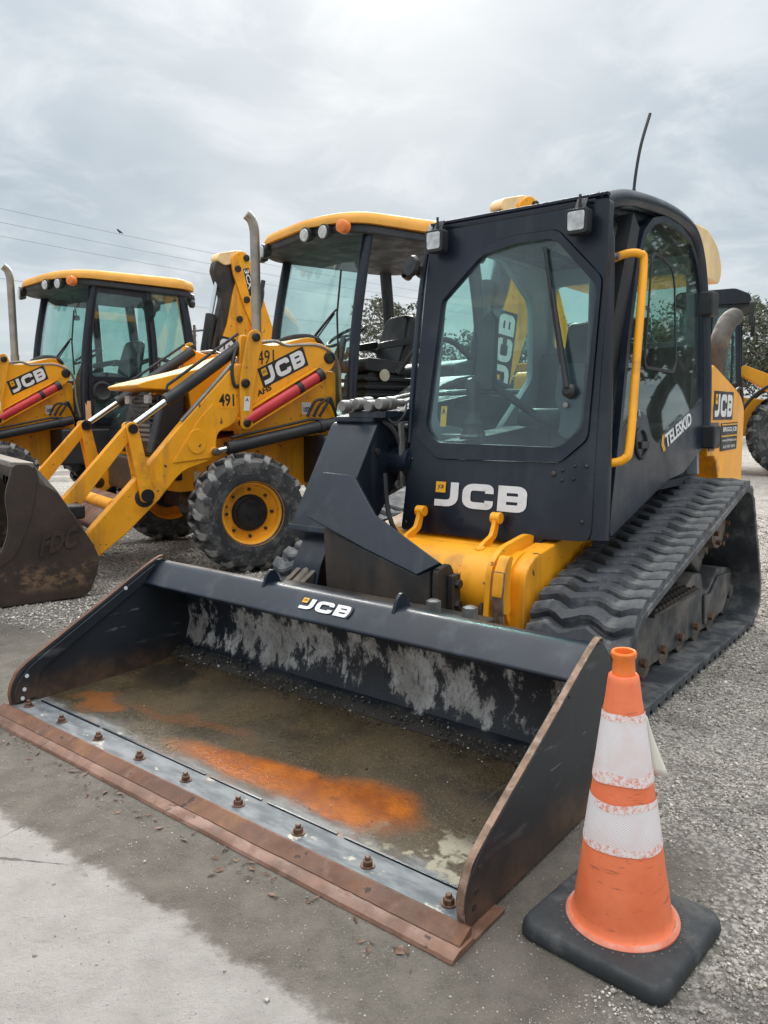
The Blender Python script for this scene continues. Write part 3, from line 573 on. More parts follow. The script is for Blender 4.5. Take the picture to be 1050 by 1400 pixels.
for sx in (1, -1):
    cx = .7825 * sx; b = MB(); N = len(outer)
    vs = [(cx + a, p[0], p[1]) for a in (-.2275, .2275) for p in outer] + [(cx + a, p[0], p[1]) for a in (-.2275, .2275) for p in inner]
    fs = []
    for i in range(N):
        j = (i + 1) % N; fs += [(i, j, j + N, i + N), (i + 2 * N, i + 3 * N, j + 3 * N, j + 2 * N), (i, i + 2 * N, j + 2 * N, j), (i + N, j + N, j + 3 * N, i + 3 * N)]
    b.add(vs, fs); BELT = b.build('track_belt', MT['rubber_track'], TL, .006)
    nl = 54; pp = resample(shrink(LUGH), nl); pa = resample(shrink(LUGH), nl * 8)
    for k in range(nl):
        p = pp[k]; q_ = pa[(k * 8 + 1) % len(pa)] - pa[(k * 8 - 1) % len(pa)]; an = math.atan2(q_[1], q_[0])
        if sx < 0 and p[0] > 2.3: continue          # far track: only its front can be seen
        M4 = Matrix.Translation((cx, p[0], p[1])) @ Matrix.Rotation(an + math.pi, 4, 'X') @ Matrix.Scale(sx, 4, (1, 0, 0))
        inst('tread_bar', lugmes[k % 5 if k % 3 else (k * 7) % 5], BELT, M4)
    # undercarriage
    xo = cx + .10 * sx
    fr_ = [(1.62, .11), (1.60, .30), (1.72, .385), (1.95, .405), (2.48, .395), (2.60, .44), (2.72, .42), (2.76, .33), (2.86, .30), (3.02, .40), (3.22, .375), (3.25, .26), (3.12, .12), (2.86, .10)]
    b = MB(); b.px(rp(fr_, .03), cx - .12 * sx, xo); FRM = b.build('track_frame', MT['undercarriage'], TL, .008)
    b = MB(); b.px(rp([(2.78, .13), (2.75, .30), (2.86, .285), (3.0, .36), (3.24, .345), (3.24, .25), (3.12, .14)], .02), xo + .002 * sx, xo + .014 * sx); b.build('frame_cover', MT['undercarriage'], TL, .004)
    b = MB(); b.box(min(xo - .12 * sx, xo + .075 * sx), max(xo - .12 * sx, xo + .075 * sx), 1.80, 2.44, .385, .400); STEP = b.build('step_plate', MT['black_rusty'], TL, .003)
    tooth = MB().lathe([(.0, 0), (.013, 0), (.010, .016), (.006, .016), (.006, .0155)], (0, 0, 0), (0, 0, 1), 8).mesh('step_stud', MT['black_rusty'])
    if sx > 0:
        for i in range(12):
            for j in range(4): inst('step_stud', tooth, STEP, Matrix.Translation((xo - .07 + j * .042, 1.84 + i * .05 + (j % 2) * .02, .400)))
    for yy in (1.633, 3.33):
        r_ = .19 if yy < 2 else .14; zc_ = .263 if yy < 2 else .21
        b = MB(); b.lathe([(.0, -.10), (r_ * .5, -.10), (r_, -.07), (r_, .07), (r_ * .8, .075), (r_ * .72, .04), (r_ * .35, .04), (r_ * .3, .10), (.0, .10)], (cx, yy, zc_), (sx, 0, 0), 28); b.build('idler_wheel', MT['undercarriage'], TL)
    for yy in (1.95, 2.2, 2.45, 2.7, 2.95):
        b = MB(); b.lathe([(.0, -.11), (.078, -.11), (.078, -.05), (.06, -.045), (.06, .045), (.078, .05), (.078, .092), (.03, .094), (0, .094)], (cx, yy, .140), (sx, 0, 0), 20); b.build('roller', MT['grease_steel'], TL)
        if sx > 0:
            b = MB(); b.lathe([(.0, 0), (.022, 0), (.022, .022), (.0, .022)], (xo + .012, yy - .10, .165), (1, 0, 0), 6); b.build('roller_bolt', MT['bolt_rust'], TL)
    b = MB(); teeth = []
    for k in range(60):
        r_ = .195 if k % 4 in (0, 1) else .165; teeth.append((3.03 + r_ * math.cos(k / 60 * 6.2832), .64 + r_ * math.sin(k / 60 * 6.2832)))
    b.px(teeth, cx - .02, cx + .02); b.lathe([(.0, 0), (.13, 0), (.13, .07), (.10, .08), (0, .08)], (cx + .02 * sx, 3.03, .64), (sx, 0, 0), 24); SPR = b.build('drive_sprocket', MT['grease_steel'], TL)
    for k in range(9):
        a = k / 9 * 6.2832; b = MB(); b.lathe([(.0, 0), (.014, 0), (.014, .022), (0, .022)], (cx + .098 * sx, 3.03 + .105 * math.cos(a), .64 + .105 * math.sin(a)), (sx, 0, 0), 6); b.build('sprocket_bolt', MT['bolt_rust'], SPR)
    b = MB(); b.beam((cx - .03 * sx, 2.90, .40), (cx - .03 * sx, 3.02, .60), .10, .16); b.build('frame_bracket', MT['undercarriage'], TL, .01); b = MB(); b.box(cx - .20, cx + .04, 2.30, 2.40, .38, .60); b.build('frame_bracket', MT['undercarriage'], TL, .01)
# --- chassis, front cross tube
b = MB(); b.px(rp([(1.62, .28), (1.62, .60), (1.75, .66), (3.05, .93), (4.05, .93), (4.05, .45), (3.4, .28)], .03), -.52, .52); b.build('chassis', MT['yellow_paint'], TL, .01)
b = MB(); b.cyl((-.56, 1.56, .475), (.47, 1.56, .475), .178, n=40); TUBE = b.build('cross_tube', MT['yellow_paint'], TL)
b = MB(); b.px(rp([(1.30, .30), (1.335, .62), (1.42, .685), (1.66, .72), (1.80, .66), (1.80, .26), (1.45, .24)], .05), .405, .432); b.build('flange_plate', MT['yellow_paint'], TL, .004)
b = MB(); b.px(rp([(1.43, .30), (1.43, .58), (1.52, .645), (1.9, .70), (1.9, .25), (1.5, .25)], .05), .432, .535); b.build('tube_end', MT['yellow_paint'], TL, .01)
b = MB(); b.px(rp([(1.325, .42), (1.30, .50), (1.315, .60), (1.36, .665), (1.40, .66), (1.375, .60), (1.37, .50), (1.385, .42)], .02), .452, .500); b.build('tie_down_loop', MT['yellow_paint'], TL, .004)
b = MB(); b.px(rp([(1.348, .50), (1.349, .60), (1.359, .60), (1.359, .50)], .004), .465, .487); b.build('tie_down_hole', MT['rust_edge'], TL, .002)
for hx in (-.165, .262):
    b = MB(); pr_ = [(1.520, .625), (1.500, .64), (1.535, .672), (1.610, .700), (1.632, .745), (1.640, .79), (1.672, .79), (1.672, .745), (1.650, .685), (1.58, .645)]
    b.px(rp(pr_, .012), hx - .011, hx + .011); b.cyl((hx - .024, 1.662, .772), (hx + .024, 1.662, .772), .027, n=20)
    b.pf(circ(hx, 0, .024, 16), lambda a, c_: (a, 1.525 + c_ * .8, .640 + c_ * .3), lambda a, c_: (a, 1.517 + c_ * .8, .656 + c_ * .3)); b.build('cab_hinge_hook', MT['yellow_clean'], TL, .004)
# --- cab.  front face leans back, door side leans in
def yF(z): return 1.70 + (z - .66) * .1192
def xS(z): return .752 - (z - .70) * .0643
def front(o0, o1): return (lambda x, z: (x, yF(z) + o0, z)), (lambda x, z: (x, yF(z) + o1, z))
def sideP(o0, o1): return (lambda y, z: (xS(z) + o0, y, z)), (lambda y, z: (xS(z) + o1, y, z))
fo = [(-.316, .662), (.47, .660), (.475, .69), (.685, .70), (.700, .74), (.690, 1.10), (.672, 1.85), (.660, 2.165), (-.268, 2.175), (-.293, 1.23)]
seam = [(-.262, 1.136), (-.126, 1.024), (.535, 1.030), (.655, 1.137), (.660, 1.83), (.430, 2.065), (.22, 2.070), (.03, 2.045), (-.205, 1.83), (-.215, 1.79)]
win = [(-.207, 1.185), (-.134, 1.106), (.522, 1.099), (.624, 1.184), (.640, 1.79), (.418, 2.025), (.242, 2.029), (.046, 1.997), (-.160, 1.805), (-.166, 1.789)]
b = MB(); b.pf(rp(fo, [.02, .005, .01, .02, .03, 0, 0, .02, .02, 0]), *front(0, .05), holes=[rp(seam, .03)]); CF = b.build('cab_front', MT['black_panel'], TL, .004)
seam2 = [(x * .993 + .0012, 1.55 + (z - 1.55) * .992) for x, z in seam]
b = MB(); b.pf(rp(seam2, .03), *front(-.010, .035), holes=[rp(win, .035)]); b.build('front_door_frame', MT['black_panel'], TL, .005)
b = MB(); b.pf(rp(win, .03), *front(.006, .012)); b.build('windscreen', MT['windscreen_glass'], TL, ang=0)
logo(TL, (-.122, yF(.795) - .0015, .797), (.505, 0, 0), (0, .0142, .119), (0, -1, .119))
for (x, z) in ((.504, .982), (.545, 1.0), (.545, .955), (.60, 1.02), (.60, .965)):
    b = MB(); r_ = .012 if x < .51 else .008; b.lathe([(r_, 0), (r_, .006), (r_ * .6, .010), (0, .010)], (x, yF(z) + .001, z), (0, -1, .119), 14); b.build('panel_bolt', MT['black_rusty'] if x < .51 else MT['black_panel'], TL)
# rounded right front post and the recess between post and door
post = []
for k, z in enumerate((.70, .9, 1.2, 1.5, 1.8, 2.0, 2.12, 2.19)):
    w = .062 - .006 * (k > 4); post.append((xS(z) - .052 - (.035 if k == 7 else .02 if k == 6 else 0), yF(z) + .062 + (.05 if k == 7 else 0), z))
b = MB(); b.tube(post, [.055, .058, .058, .056, .054, .052, .050, .045], 20); b.build('front_post', MT['black_panel'], TL)
b = MB(); b.px([(1.80, .74), (1.88, .74), (2.0, 1.3), (2.22, 2.1), (2.14, 2.15), (1.93, 1.6)], .60, .665); b.build('post_liner', MT['black_plastic'], TL)
arch = curve([(.60, 1.94, 2.165), (.625, 2.08, 2.205), (.628, 2.28, 2.235), (.628, 2.60, 2.262), (.628, 2.88, 2.262), (.63, 3.08, 2.225), (.64, 3.19, 2.10), (.66, 3.235, 1.85), (.695, 3.235, 1.45), (.71, 3.215, 1.06)], 5)
b = MB(); b.tube(arch, .042, 14); b.build('roof_rail', MT['black_panel'], TL)
ro = [(-.24, 0), (.60, 0), (.60, 1), (-.24, 1)]
b = MB(); b.px(rp([(1.875, 2.14), (1.872, 2.18), (1.95, 2.20), (2.2, 2.235), (2.7, 2.262), (3.05, 2.25), (3.22, 2.18), (3.22, 2.14)], .03), -.262, .60); b.build('cab_roof', MT['black_panel'], TL, .006)
b = MB(); b.box(-.266, .655, 1.868, 1.90, 2.176, 2.190); b.build('roof_visor', MT['black_panel'], TL, .003)
b = MB(); b.px(rp([(3.06, 2.262), (3.20, 2.325), (3.50, 2.335), (3.72, 2.27), (3.83, 2.16), (3.80, 2.05), (3.3, 2.05)], .05), -.22, .60); b.build('roof_rear_cowl', MT['yellow_faded'], TL, .02)
# door: lower panel, glazed upper part in a black rim, sliding pane, latch, bar, hinges
df = [(1.792, .712), (2.564, .912), (2.86, .935), (3.12, 1.015), (3.245, 1.05), (3.285, 1.15), (3.30, 1.90), (3.24, 2.08), (3.10, 2.185), (2.90, 2.225), (2.60, 2.225), (2.42, 2.185), (2.29, 2.10), (2.20, 1.96), (2.06, 1.60), (1.945, 1.22), (1.875, 1.0), (1.805, .80)]
gl_ = [(1.955, 1.155), (2.10, 1.235), (2.20, 1.262), (2.28, 1.235), (2.33, 1.14), (2.42, 1.098), (3.10, 1.268), (3.255, 1.32), (3.268, 1.90), (3.20, 2.06), (3.08, 2.155), (2.90, 2.195), (2.60, 2.195), (2.44, 2.155), (2.32, 2.08), (2.235, 1.95), (2.095, 1.60)]
bwd = lambda y: y - .095 * min(1, max(0, (y - 2.5) / .7)); df = [(bwd(y), z) for y, z in df]; gl_ = [(bwd(y), z) for y, z in gl_]
b = MB(); b.pf(rp(df, .03), *sideP(-.030, 0), holes=[rp(gl_, .03)]); DOOR = b.build('door', MT['black_paint'], TL, .004)
b = MB(); b.pf(rp(gl_, .028), *sideP(-.016, -.010)); b.build('door_glass', MT['door_glass'], DOOR, ang=0)
rim = [(2.235 + .02, 1.95), (2.33, 2.075)]
slp = [(2.26, 1.46), (2.70, 1.455), (2.74, 1.50), (2.74, 1.92), (2.70, 2.0), (2.46, 2.035), (2.40, 2.0)]
b = MB(); sc_ = [(2.53 + (y - 2.53) * .93, 1.74 + (z - 1.74) * .95) for y, z in slp]
b.pf(rp(slp, .05), *sideP(-.009, -.002), holes=[rp(sc_, .045)]); b.build('sliding_pane_frame', MT['black_plastic'], DOOR, .002)
b = MB(); b.lathe([(.0, 0), (.075, 0), (.075, .010), (.066, .016), (.060, .010), (.055, -.012), (.0, -.012)], (xS(1.107) - .002, 2.183, 1.107), (1, 0, .064), 28); b.box(xS(1.10) - .004, xS(1.10) + .02, 2.15, 2.25, 1.085, 1.118); b.build('door_latch', MT['black_plastic'], DOOR, .003)
hb = curve([(xS(1.95) - .05, 2.02, 1.935), (xS(1.95) + .01, 2.04, 1.955), (xS(1.95) + .055, 2.075, 1.952), (xS(1.9) + .067, 2.085, 1.90), (xS(1.5) + .067, 1.98, 1.50), (xS(1.12) + .067, 1.875, 1.12), (xS(1.06) + .05, 1.855, 1.055), (xS(1.04) + .0, 1.84, 1.035), (xS(1.04) - .05, 1.82, 1.03)], 5)
b = MB(); b.tube(hb, .0185, 12); b.build('grab_bar', MT['yellow_clean'], TL)
for z in (1.03, 1.94):
    b = MB(); b.box(xS(z) - .10, xS(z) - .02, 1.80 + (.17 if z > 1.5 else 0), 1.835 + (.19 if z > 1.5 else 0), z - .012, z + .012); b.lathe([(0, 0), (.015, 0), (.015, .012), (0, .012)], (xS(z) - .02, 1.818 + (.18 if z > 1.5 else 0), z), (1, 0, 0), 6); b.build('bar_bracket', MT['steel'], TL)
for zc_ in (1.86, 1.115):
    b = MB(); b.box(xS(zc_) - .02, xS(zc_) + .065, 3.165, 3.285, zc_ - .066, zc_ + .066); b.build('door_hinge', MT['black_plastic'], TL, .012)
sx_ = lambda z: xS(z) + .0015
O = Vector((sx_(1.062), 2.49, 1.062)); U = Vector((0, .43, .128)); V = Vector((-.0045, -.012, .07))
put_text('door_lettering', 'TELESKID', MT['decal_white'], DOOR, O + U * .10, U * .92, V, (1, 0, .06), bold=.035, lift=.002, skew=-.02)
for k in (0, 1):
    b = MB(); o2 = O + U * (.0 + .042 * k) - Vector((0, .02, .004)); b.add([o2 + U * x + V * y + Vector((.002, 0, 0)) for x, y in ((0, .5), (.05, 1.1), (.078, 1.1), (.03, .5), (.078, -.1), (.05, -.1))], [(0, 3, 2, 1), (0, 5, 4, 3)]); b.build('door_chevron', MT['decal_yellow'], DOOR, ang=0)
put_text('door_lettering', 'TIER 4', MT['grey_interior'], DOOR, (sx_(1.19), 2.03, 1.17), (0, .15, .065), (-.003, -.008, .038), (1, 0, .06), bold=.01, lift=.002)
# cab far side, rear wall, floor, seat and controls
lw = [(1.74, .70), (3.20, .92), (3.23, 2.10), (3.12, 2.20), (1.90, 2.20)]; lh = [(1.93, 1.20), (2.55, 1.12), (2.98, 1.46), (2.96, 1.92), (2.62, 2.12), (2.05, 2.12)]
b = MB(); b.px(rp(lw, .03), -.300, -.262, holes=[rp(lh, .06)]); b.build('cab_far_side', MT['grey_interior'], TL, .004)
b = MB(); b.px(rp(lh, .06), -.284, -.279); b.build('far_side_glass', MT['back_glass'], TL, ang=0)
b = MB(); b.py([(-.30, .90), (.70, .90), (.62, 2.2), (-.26, 2.2)], 3.185, 3.222, holes=[rp([(-.235, 1.66), (.60, 1.66), (.58, 2.04), (-.225, 2.04)], .04)]); b.build('cab_rear_wall', MT['grey_interior'], TL, .004)
b = MB(); b.py(rp([(-.235, 1.66), (.60, 1.66), (.58, 2.04), (-.225, 2.04)], .04), 3.200, 3.205); b.build('rear_glass', MT['back_glass'], TL, ang=0)
b = MB(); b.box(-.27, .70, 1.78, 3.18, .86, .90); b.px([(2.95, .9), (3.18, .9), (3.18, 1.62), (3.08, 1.62)], -.25, .64); b.build('cab_floor', MT['dark_interior'], TL)
b = MB(); b.px(rp([(1.765, 1.10), (2.25, 1.14), (2.9, 1.2), (2.9, .95), (1.80, .95)], .03), -.255, -.09); b.px(rp([(2.10, 1.10), (2.9, 1.2), (2.9, .95), (2.10, .95)], .03), .46, .60); b.build('console', MT['dark_interior'], TL, .01)
seat = MB(); seat.px(rp([(2.40, 1.18), (2.42, 1.28), (2.88, 1.25), (2.9, 1.15)], .04), -.06, .46)
seat.px(rp([(2.84, 1.2), (2.98, 1.78), (3.08, 1.80), (3.03, 1.2)], .05), -.04, .44); SEAT = seat.build('seat', MT['seat_vinyl'], TL, .02)
b = MB(); b.px(rp([(2.99, 1.78), (3.01, 1.93), (3.08, 1.94), (3.09, 1.78)], .03), .10, .30); b.build('headrest', MT['seat_vinyl'], SEAT, .02)
for jx, jy in ((-.02, 1.90), (.50, 2.05)):
    b = MB(); b.tube([(jx, jy, 1.12), (jx, jy, 1.15), (jx, jy, 1.17), (jx, jy, 1.20), (jx, jy, 1.22), (jx, jy, 1.26)], [.065, .062, .05, .052, .036, .026], 18); b.tube([(jx, jy, 1.26), (jx - .005, jy + .005, 1.34), (jx - .01, jy - .01, 1.40), (jx - .01, jy - .02, 1.42)], [.022, .028, .030, .012], 14); b.build('joystick', MT['black_plastic'], TL)
b = MB(); b.pf(rp([(-.055, 0), (.055, 0), (.045, .34), (.0, .40), (-.045, .34)], .02), lambda x, z: (.02 + x, 1.92 + z * .1, 1.36 + z), lambda x, z: (.02 + x, 1.965 + z * .1, 1.36 + z)); b.beam((.04, 1.95, 1.40), (.18, 2.30, 1.20), .03, .04); b.build('lap_bar', MT['seat_vinyl'], TL, .01)
b = MB(); b.pf(rp([(-.12, -.045), (.12, -.045), (.12, .045), (-.12, .045)], .04), lambda x, y: (-.07 + x, 1.875 + y, 1.135), lambda x, y: (-.07 + x, 1.875 + y, 1.145)); b.build('cup_holder', MT['steel'], TL)
b = MB(); b.tube(curve([(.10, 2.35, 2.10), (.30, 2.55, 2.02), (.50, 2.7, 2.1)], 5), .012, 8); b.build('cab_cable', MT['hose'], TL)
put_text('warning_sticker', 'A', MT['decal_black'], TL, (-.129, yF(1.245) + .0145, 1.245), (.022, 0, 0), (0, .0035, .03), (0, -1, .1), lift=.0022)
b = MB(); b.pf([(-.135, 1.185), (-.100, 1.185), (-.100, 1.285), (-.135, 1.285)], *front(.013, .0145)); b.build('warning_sticker', MT['decal_yellow'], TL, ang=0)
# wiper, its motor cover, lamps
W0 = Vector((.548, yF(1.36) - .03, 1.36))
b = MB(); b.tube([W0, (.50, yF(1.55) - .028, 1.55), (.435, yF(1.80) - .022, 1.80)], [.017, .012, .007], 8); b.build('wiper_arm', MT['black_plastic'], TL)
b = MB(); b.tube([(.375, yF(1.99) - .008, 1.99), (.43, yF(1.75) - .008, 1.75), (.50, yF(1.47) - .008, 1.47)], .0085, 6); b.build('wiper_blade', MT['hose'], TL)
b = MB(); b.lathe([(0, 0), (.034, 0), (.030, .035), (.018, .045), (0, .045)], (.552, yF(1.345) + .008, 1.345), (0, -1, .12), 18); b.build('wiper_pivot', MT['black_plastic'], TL)
b = MB(); b.pf(rp([(.47, 1.47), (.60, 1.47), (.60, 1.20), (.55, 1.13), (.49, 1.15), (.50, 1.25), (.46, 1.30)], .03), *front(.030, .065)); b.build('wiper_motor_cover', MT['dark_interior'], TL, .006)
b = MB(); b.lathe([(0, 0), (.012, 0), (.012, .012), (0, .014)], (.535, yF(1.285) + .006, 1.285), (0, -1, .12), 14); b.build('windscreen_bolt', MT['steel'], TL)
for lx, lz in ((-.190, 2.085), (.552, 2.068)):
    y0 = yF(lz); b = MB(); b.py(rp([(lx - .049, lz - .054), (lx + .049, lz - .054), (lx + .052, lz + .050), (lx - .052, lz + .050)], .014), y0 - .085, y0 - .03); b.beam((lx, y0 - .05, lz + .05), (lx, y0 - .02, lz + .10), .05, .01); b.tube([(lx, y0 - .05, lz + .06), (lx, y0 - .05, lz + .115)], .007, 8)
    LMP = b.build('work_lamp', MT['black_plastic'], TL, .006)
    b = MB(); b.py(rp([(lx - .037, lz - .041), (lx + .037, lz - .041), (lx + .039, lz + .038), (lx - .039, lz + .038)], .012), y0 - .0895, y0 - .083); b.build('lens', MT['lamp_lens'], LMP, .003)
b = MB(); b.lathe([(0, 0), (.048, 0), (.055, .012), (.048, .03), (.0, .034)], (-.345, yF(1.98) - .02, 1.985), (-.25, -1, .1), 22); b.beam((-.30, yF(1.98) + .02, 1.96), (-.34, yF(1.98) + .01, 1.98), .03, .03); b.build('washer_cap', MT['black_plastic'], TL)
b = MB(); b.tube(curve([(-.316, yF(1.1) + .02, 1.10), (-.322, yF(1.4) + .02, 1.40), (-.318, yF(1.8) + .02, 1.80), (-.30, yF(2.0) + .03, 2.05)], 4), .017, 10); b.build('far_front_post', MT['black_paint'], TL)
b = MB(); b.tube(curve([(.60, 2.30, 2.215), (.60, 2.30, 2.28), (.604, 2.31, 2.38), (.612, 2.34, 2.51), (.63, 2.39, 2.655)], 4), [.014] + [.013] * 4 + [.0075] * 12, 8); b.build('antenna', MT['hose'], TL)
# --- engine bay behind the cab
eb = [(3.285, 1.0), (3.285, 1.505), (3.32, 1.530), (3.80, 1.41), (3.97, 1.36), (4.06, 1.28), (4.09, .78), (3.56, .78), (3.50, .92), (3.44, .995)]
b = MB(); b.px(rp(eb, [.01, .02, .03, .04, .05, .04, .03, .03, .04, .03]), -.56, .722); EB = b.build('engine_cover', MT['yellow_clean'], TL, .01)
logo(EB, (.7225, 3.375, 1.228), (0, .375, .0), (0, 0, .135), (1, 0, 0), MT['decal_black'], .13)
b = MB(); b.px(rp([(3.292, 1.03), (3.40, 1.03), (3.47, 1.195), (3.292, 1.195)], .01), .723, .728); b.build('dark_patch', MT['black_paint'], EB)
b = MB(); b.px([(3.53, 1.02), (3.90, 1.025), (3.90, 1.195), (3.53, 1.19)], .723, .726); b.build('dealer_decal', MT['decal_black'], EB, ang=0)
for z0, z1 in ((1.176, 1.184), (1.106, 1.114)):
    b = MB(); b.px([(3.54, z0), (3.89, z0 + .003), (3.89, z1 + .003), (3.54, z1)], .7265, .7272); b.build('decal_line', MT['decal_yellow'], EB, ang=0)
put_text('decal_lettering', 'BRIGGS JCB', MT['decal_white'], EB, (.7272, 3.56, 1.130), (0, .31, .001), (0, 0, .036), (1, 0, 0), bold=.03)
put_text('decal_lettering', 'www.briggsjcb.com', MT['decal_white'], EB, (.7272, 3.555, 1.072), (0, .32, .001), (0, 0, .022), (1, 0, 0), bold=.02)
put_text('decal_lettering', 'SALES  PARTS  SERVICE', MT['decal_white'], EB, (.7272, 3.58, 1.036), (0, .27, .001), (0, 0, .018), (1, 0, 0), bold=.02)
ex = curve([(.54, 4.02, 1.25), (.54, 4.02, 1.45), (.54, 4.03, 1.60), (.54, 4.09, 1.74), (.545, 4.22, 1.86), (.55, 4.36, 1.91)], 6)
b = MB(); b.tube(ex, .062, 22); b.build('exhaust_stack', MT['exhaust_soot'], TL)
b = MB(); b.tube(curve([(.66, 4.04, 1.24), (.66, 4.06, 1.38), (.68, 4.13, 1.40), (.69, 4.14, 1.2)], 5), .012, 8); b.build('engine_hose', MT['hose'], TL)
# --- single side boom on the far side of the cab
b = MB(); nose = [(1.632, 1.205), (1.312, .69), (1.50, .565), (1.90, 1.02), (2.0, 1.21)]
b.px(rp(nose, [.03, .01, .02, .05, .03]), -.725, -.415); BOOM = b.build('boom', MT['black_paint'], TL, .022, 3)
b = MB(); b.px(rp([(1.60, 1.23), (2.6, 1.37), (3.7, 1.34), (3.7, 1.06), (2.5, 1.05), (1.9, .98)], .04), -.70, -.44); b.build('boom_arm', MT['black_paint'], TL, .02)
b = MB(); b.px(rp([(1.308, .700), (1.296, .672), (1.494, .535), (1.515, .562)], .005), -.737, -.403); b.build('boom_collar', MT['black_paint'], BOOM, .006)
b = MB(); b.px(rp([(1.375, .68), (1.265, .52), (1.225, .40), (1.36, .38), (1.47, .60)], .02), -.665, -.475); b.build('boom_inner_tube', MT['black_paint'], TL, .012)
b = MB(); b.px(rp([(1.36, .55), (1.12, .42), (1.08, .30), (1.20, .20), (1.36, .36)], .03), -.63, -.60); b.px(rp([(1.36, .55), (1.12, .42), (1.08, .30), (1.20, .20), (1.36, .36)], .03), -.53, -.50); b.cyl((-.66, 1.14, .33), (-.47, 1.14, .33), .05, n=18); b.cyl((-.58, 1.10, .36), (-.56, 1.34, .52), .03, n=12); b.build('hitch_link', MT['grease_steel'], TL, .004)
# wide gusset from boom to the hitch carriage, carriage box with its end cap
v3 = {'A': (-.455, 1.265, .975), 'B': (-.35, 1.37, .955), 'G': (-.10, 1.22, .803), 'C': (.262, 1.205, .632), 'D': (.155, 1.185, .572), 'E': (-.125, 1.175, .655), 'F': (-.455, 1.150, .775), 'F2': (-.33, 1.148, .735)}
b = MB(); top = [Vector(v3[k]) for k in ('A', 'B', 'G', 'C', 'D', 'E', 'F2', 'F')]; back = [p + Vector((0, .022, -.012)) for p in top]; n = len(top)
b.add(top + back, [tuple(range(n)), tuple(range(2 * n - 1, n - 1, -1))] + [(i, i + n, (i + 1) % n + n, (i + 1) % n) for i in range(n)]); GUS = b.build('boom_gusset', MT['black_paint'], TL, .004)
b = MB(); lowf = [(-.40, 1.20, .72), (-.13, 1.185, .648), (.15, 1.195, .566), (.205, 1.21, .60), (.225, 1.30, .60), (-.40, 1.42, .85)]
lb = [(-.35, 1.17, .36), (-.13, 1.17, .36), (.155, 1.175, .36), (.215, 1.19, .36), (.225, 1.42, .36), (-.35, 1.42, .36)]
b.add(lowf + lb, [(0, 1, 2, 3, 4, 5), (11, 10, 9, 8, 7, 6)] + [(i, i + 6, (i + 1) % 6 + 6, (i + 1) % 6) for i in range(6)]); CAR = b.build('hitch_carriage', MT['black_rusty'], TL, .012, 3)
b = MB(); b.px(rp([(1.20, .37), (1.205, .60), (1.30, .615), (1.36, .52), (1.36, .40)], .02), .222, .252); b.px(rp([(1.27, .40), (1.27, .57), (1.33, .57), (1.33, .40)], .01), .252, .285); b.build('carriage_end_cap', MT['black_rusty'], CAR, .005)
for zc_ in (.44, .53):
    b = MB(); b.lathe([(0, 0), (.02, 0), (.02, .018), (0, .018)], (.285, 1.30, zc_), (1, 0, 0), 6); b.build('cap_bolt', MT['black_rusty'], CAR)
b = MB(); b.px(rp([(1.02, .16), (1.02, .40), (1.08, .46), (1.16, .46), (1.16, .16)], .02), -.56, .56); b.build('quick_hitch', MT['black_rusty'], TL, .01)
for x in (.33, .50):
    b = MB(); b.lathe([(0, 0), (.03, 0), (.03, .05), (.02, .055), (0, .055)], (x, 1.06, .46), (0, 0, 1), 6); b.build('hitch_pin', MT['steel'], TL)
b = MB(); b.cyl((-.415, 1.78, 1.0), (-.30, 1.78, 1.0), .075, n=24); b.cyl((-.30, 1.78, 1.0), (-.29, 1.78, 1.0), .05, n=24); b.build('boom_pin', MT['black_paint'], TL)
b = MB(); b.tube(curve([(-.40, 1.33, .62), (-.39, 1.30, .50), (-.38, 1.33, .40), (-.37, 1.38, .33)], 6), .013, 8); b.build('boom_hose', MT['hose'], TL)
b = MB(); b.tube(curve([(-.36, 1.62, .95), (-.33, 1.60, .80), (-.28, 1.58, .70), (-.22, 1.60, .60)], 6), .012, 8); b.build('boom_hose', MT['hose'], TL)
# couplers and hard lines on top of the boom
b = MB(); b.box(-.60, -.36, 1.62, 1.80, 1.225, 1.262); b.build('coupler_bracket', MT['black_paint'], TL, .006)
for k, (x, y) in enumerate(((-.575, 1.54), (-.535, 1.60), (-.455, 1.60), (-.385, 1.60))):
    b = MB(); z = 1.285 + .012 * (k % 2); b.lathe([(0, 0), (.026, 0), (.030, .012), (.030, .045), (.022, .05), (.024, .06), (.034, .065), (.034, .12), (.02, .125), (.02, .20), (0, .20)], (x, y, z), (.0, 1, .03), 16); b.build('hydraulic_coupler', MT['steel'], TL)
    b = MB(); b.tube(curve([(x, y + .18, z), (x + .01, 1.95, z + .04), (x + .02, 2.3, z + .075), (x + .02, 3.2, z + .10)], 5), .011, 8); b.build('hydraulic_pipe', MT['steel'] if k % 2 else MT['hose'], TL)
b = MB(); b.tube(curve([(-.385, 1.66, 1.275), (-.36, 1.66, 1.215), (-.33, 1.68, 1.205), (-.31, 1.72, 1.25), (-.33, 1.76, 1.30)], 6), .005, 6); b.build('coupler_tether', MT['hose'], TL)

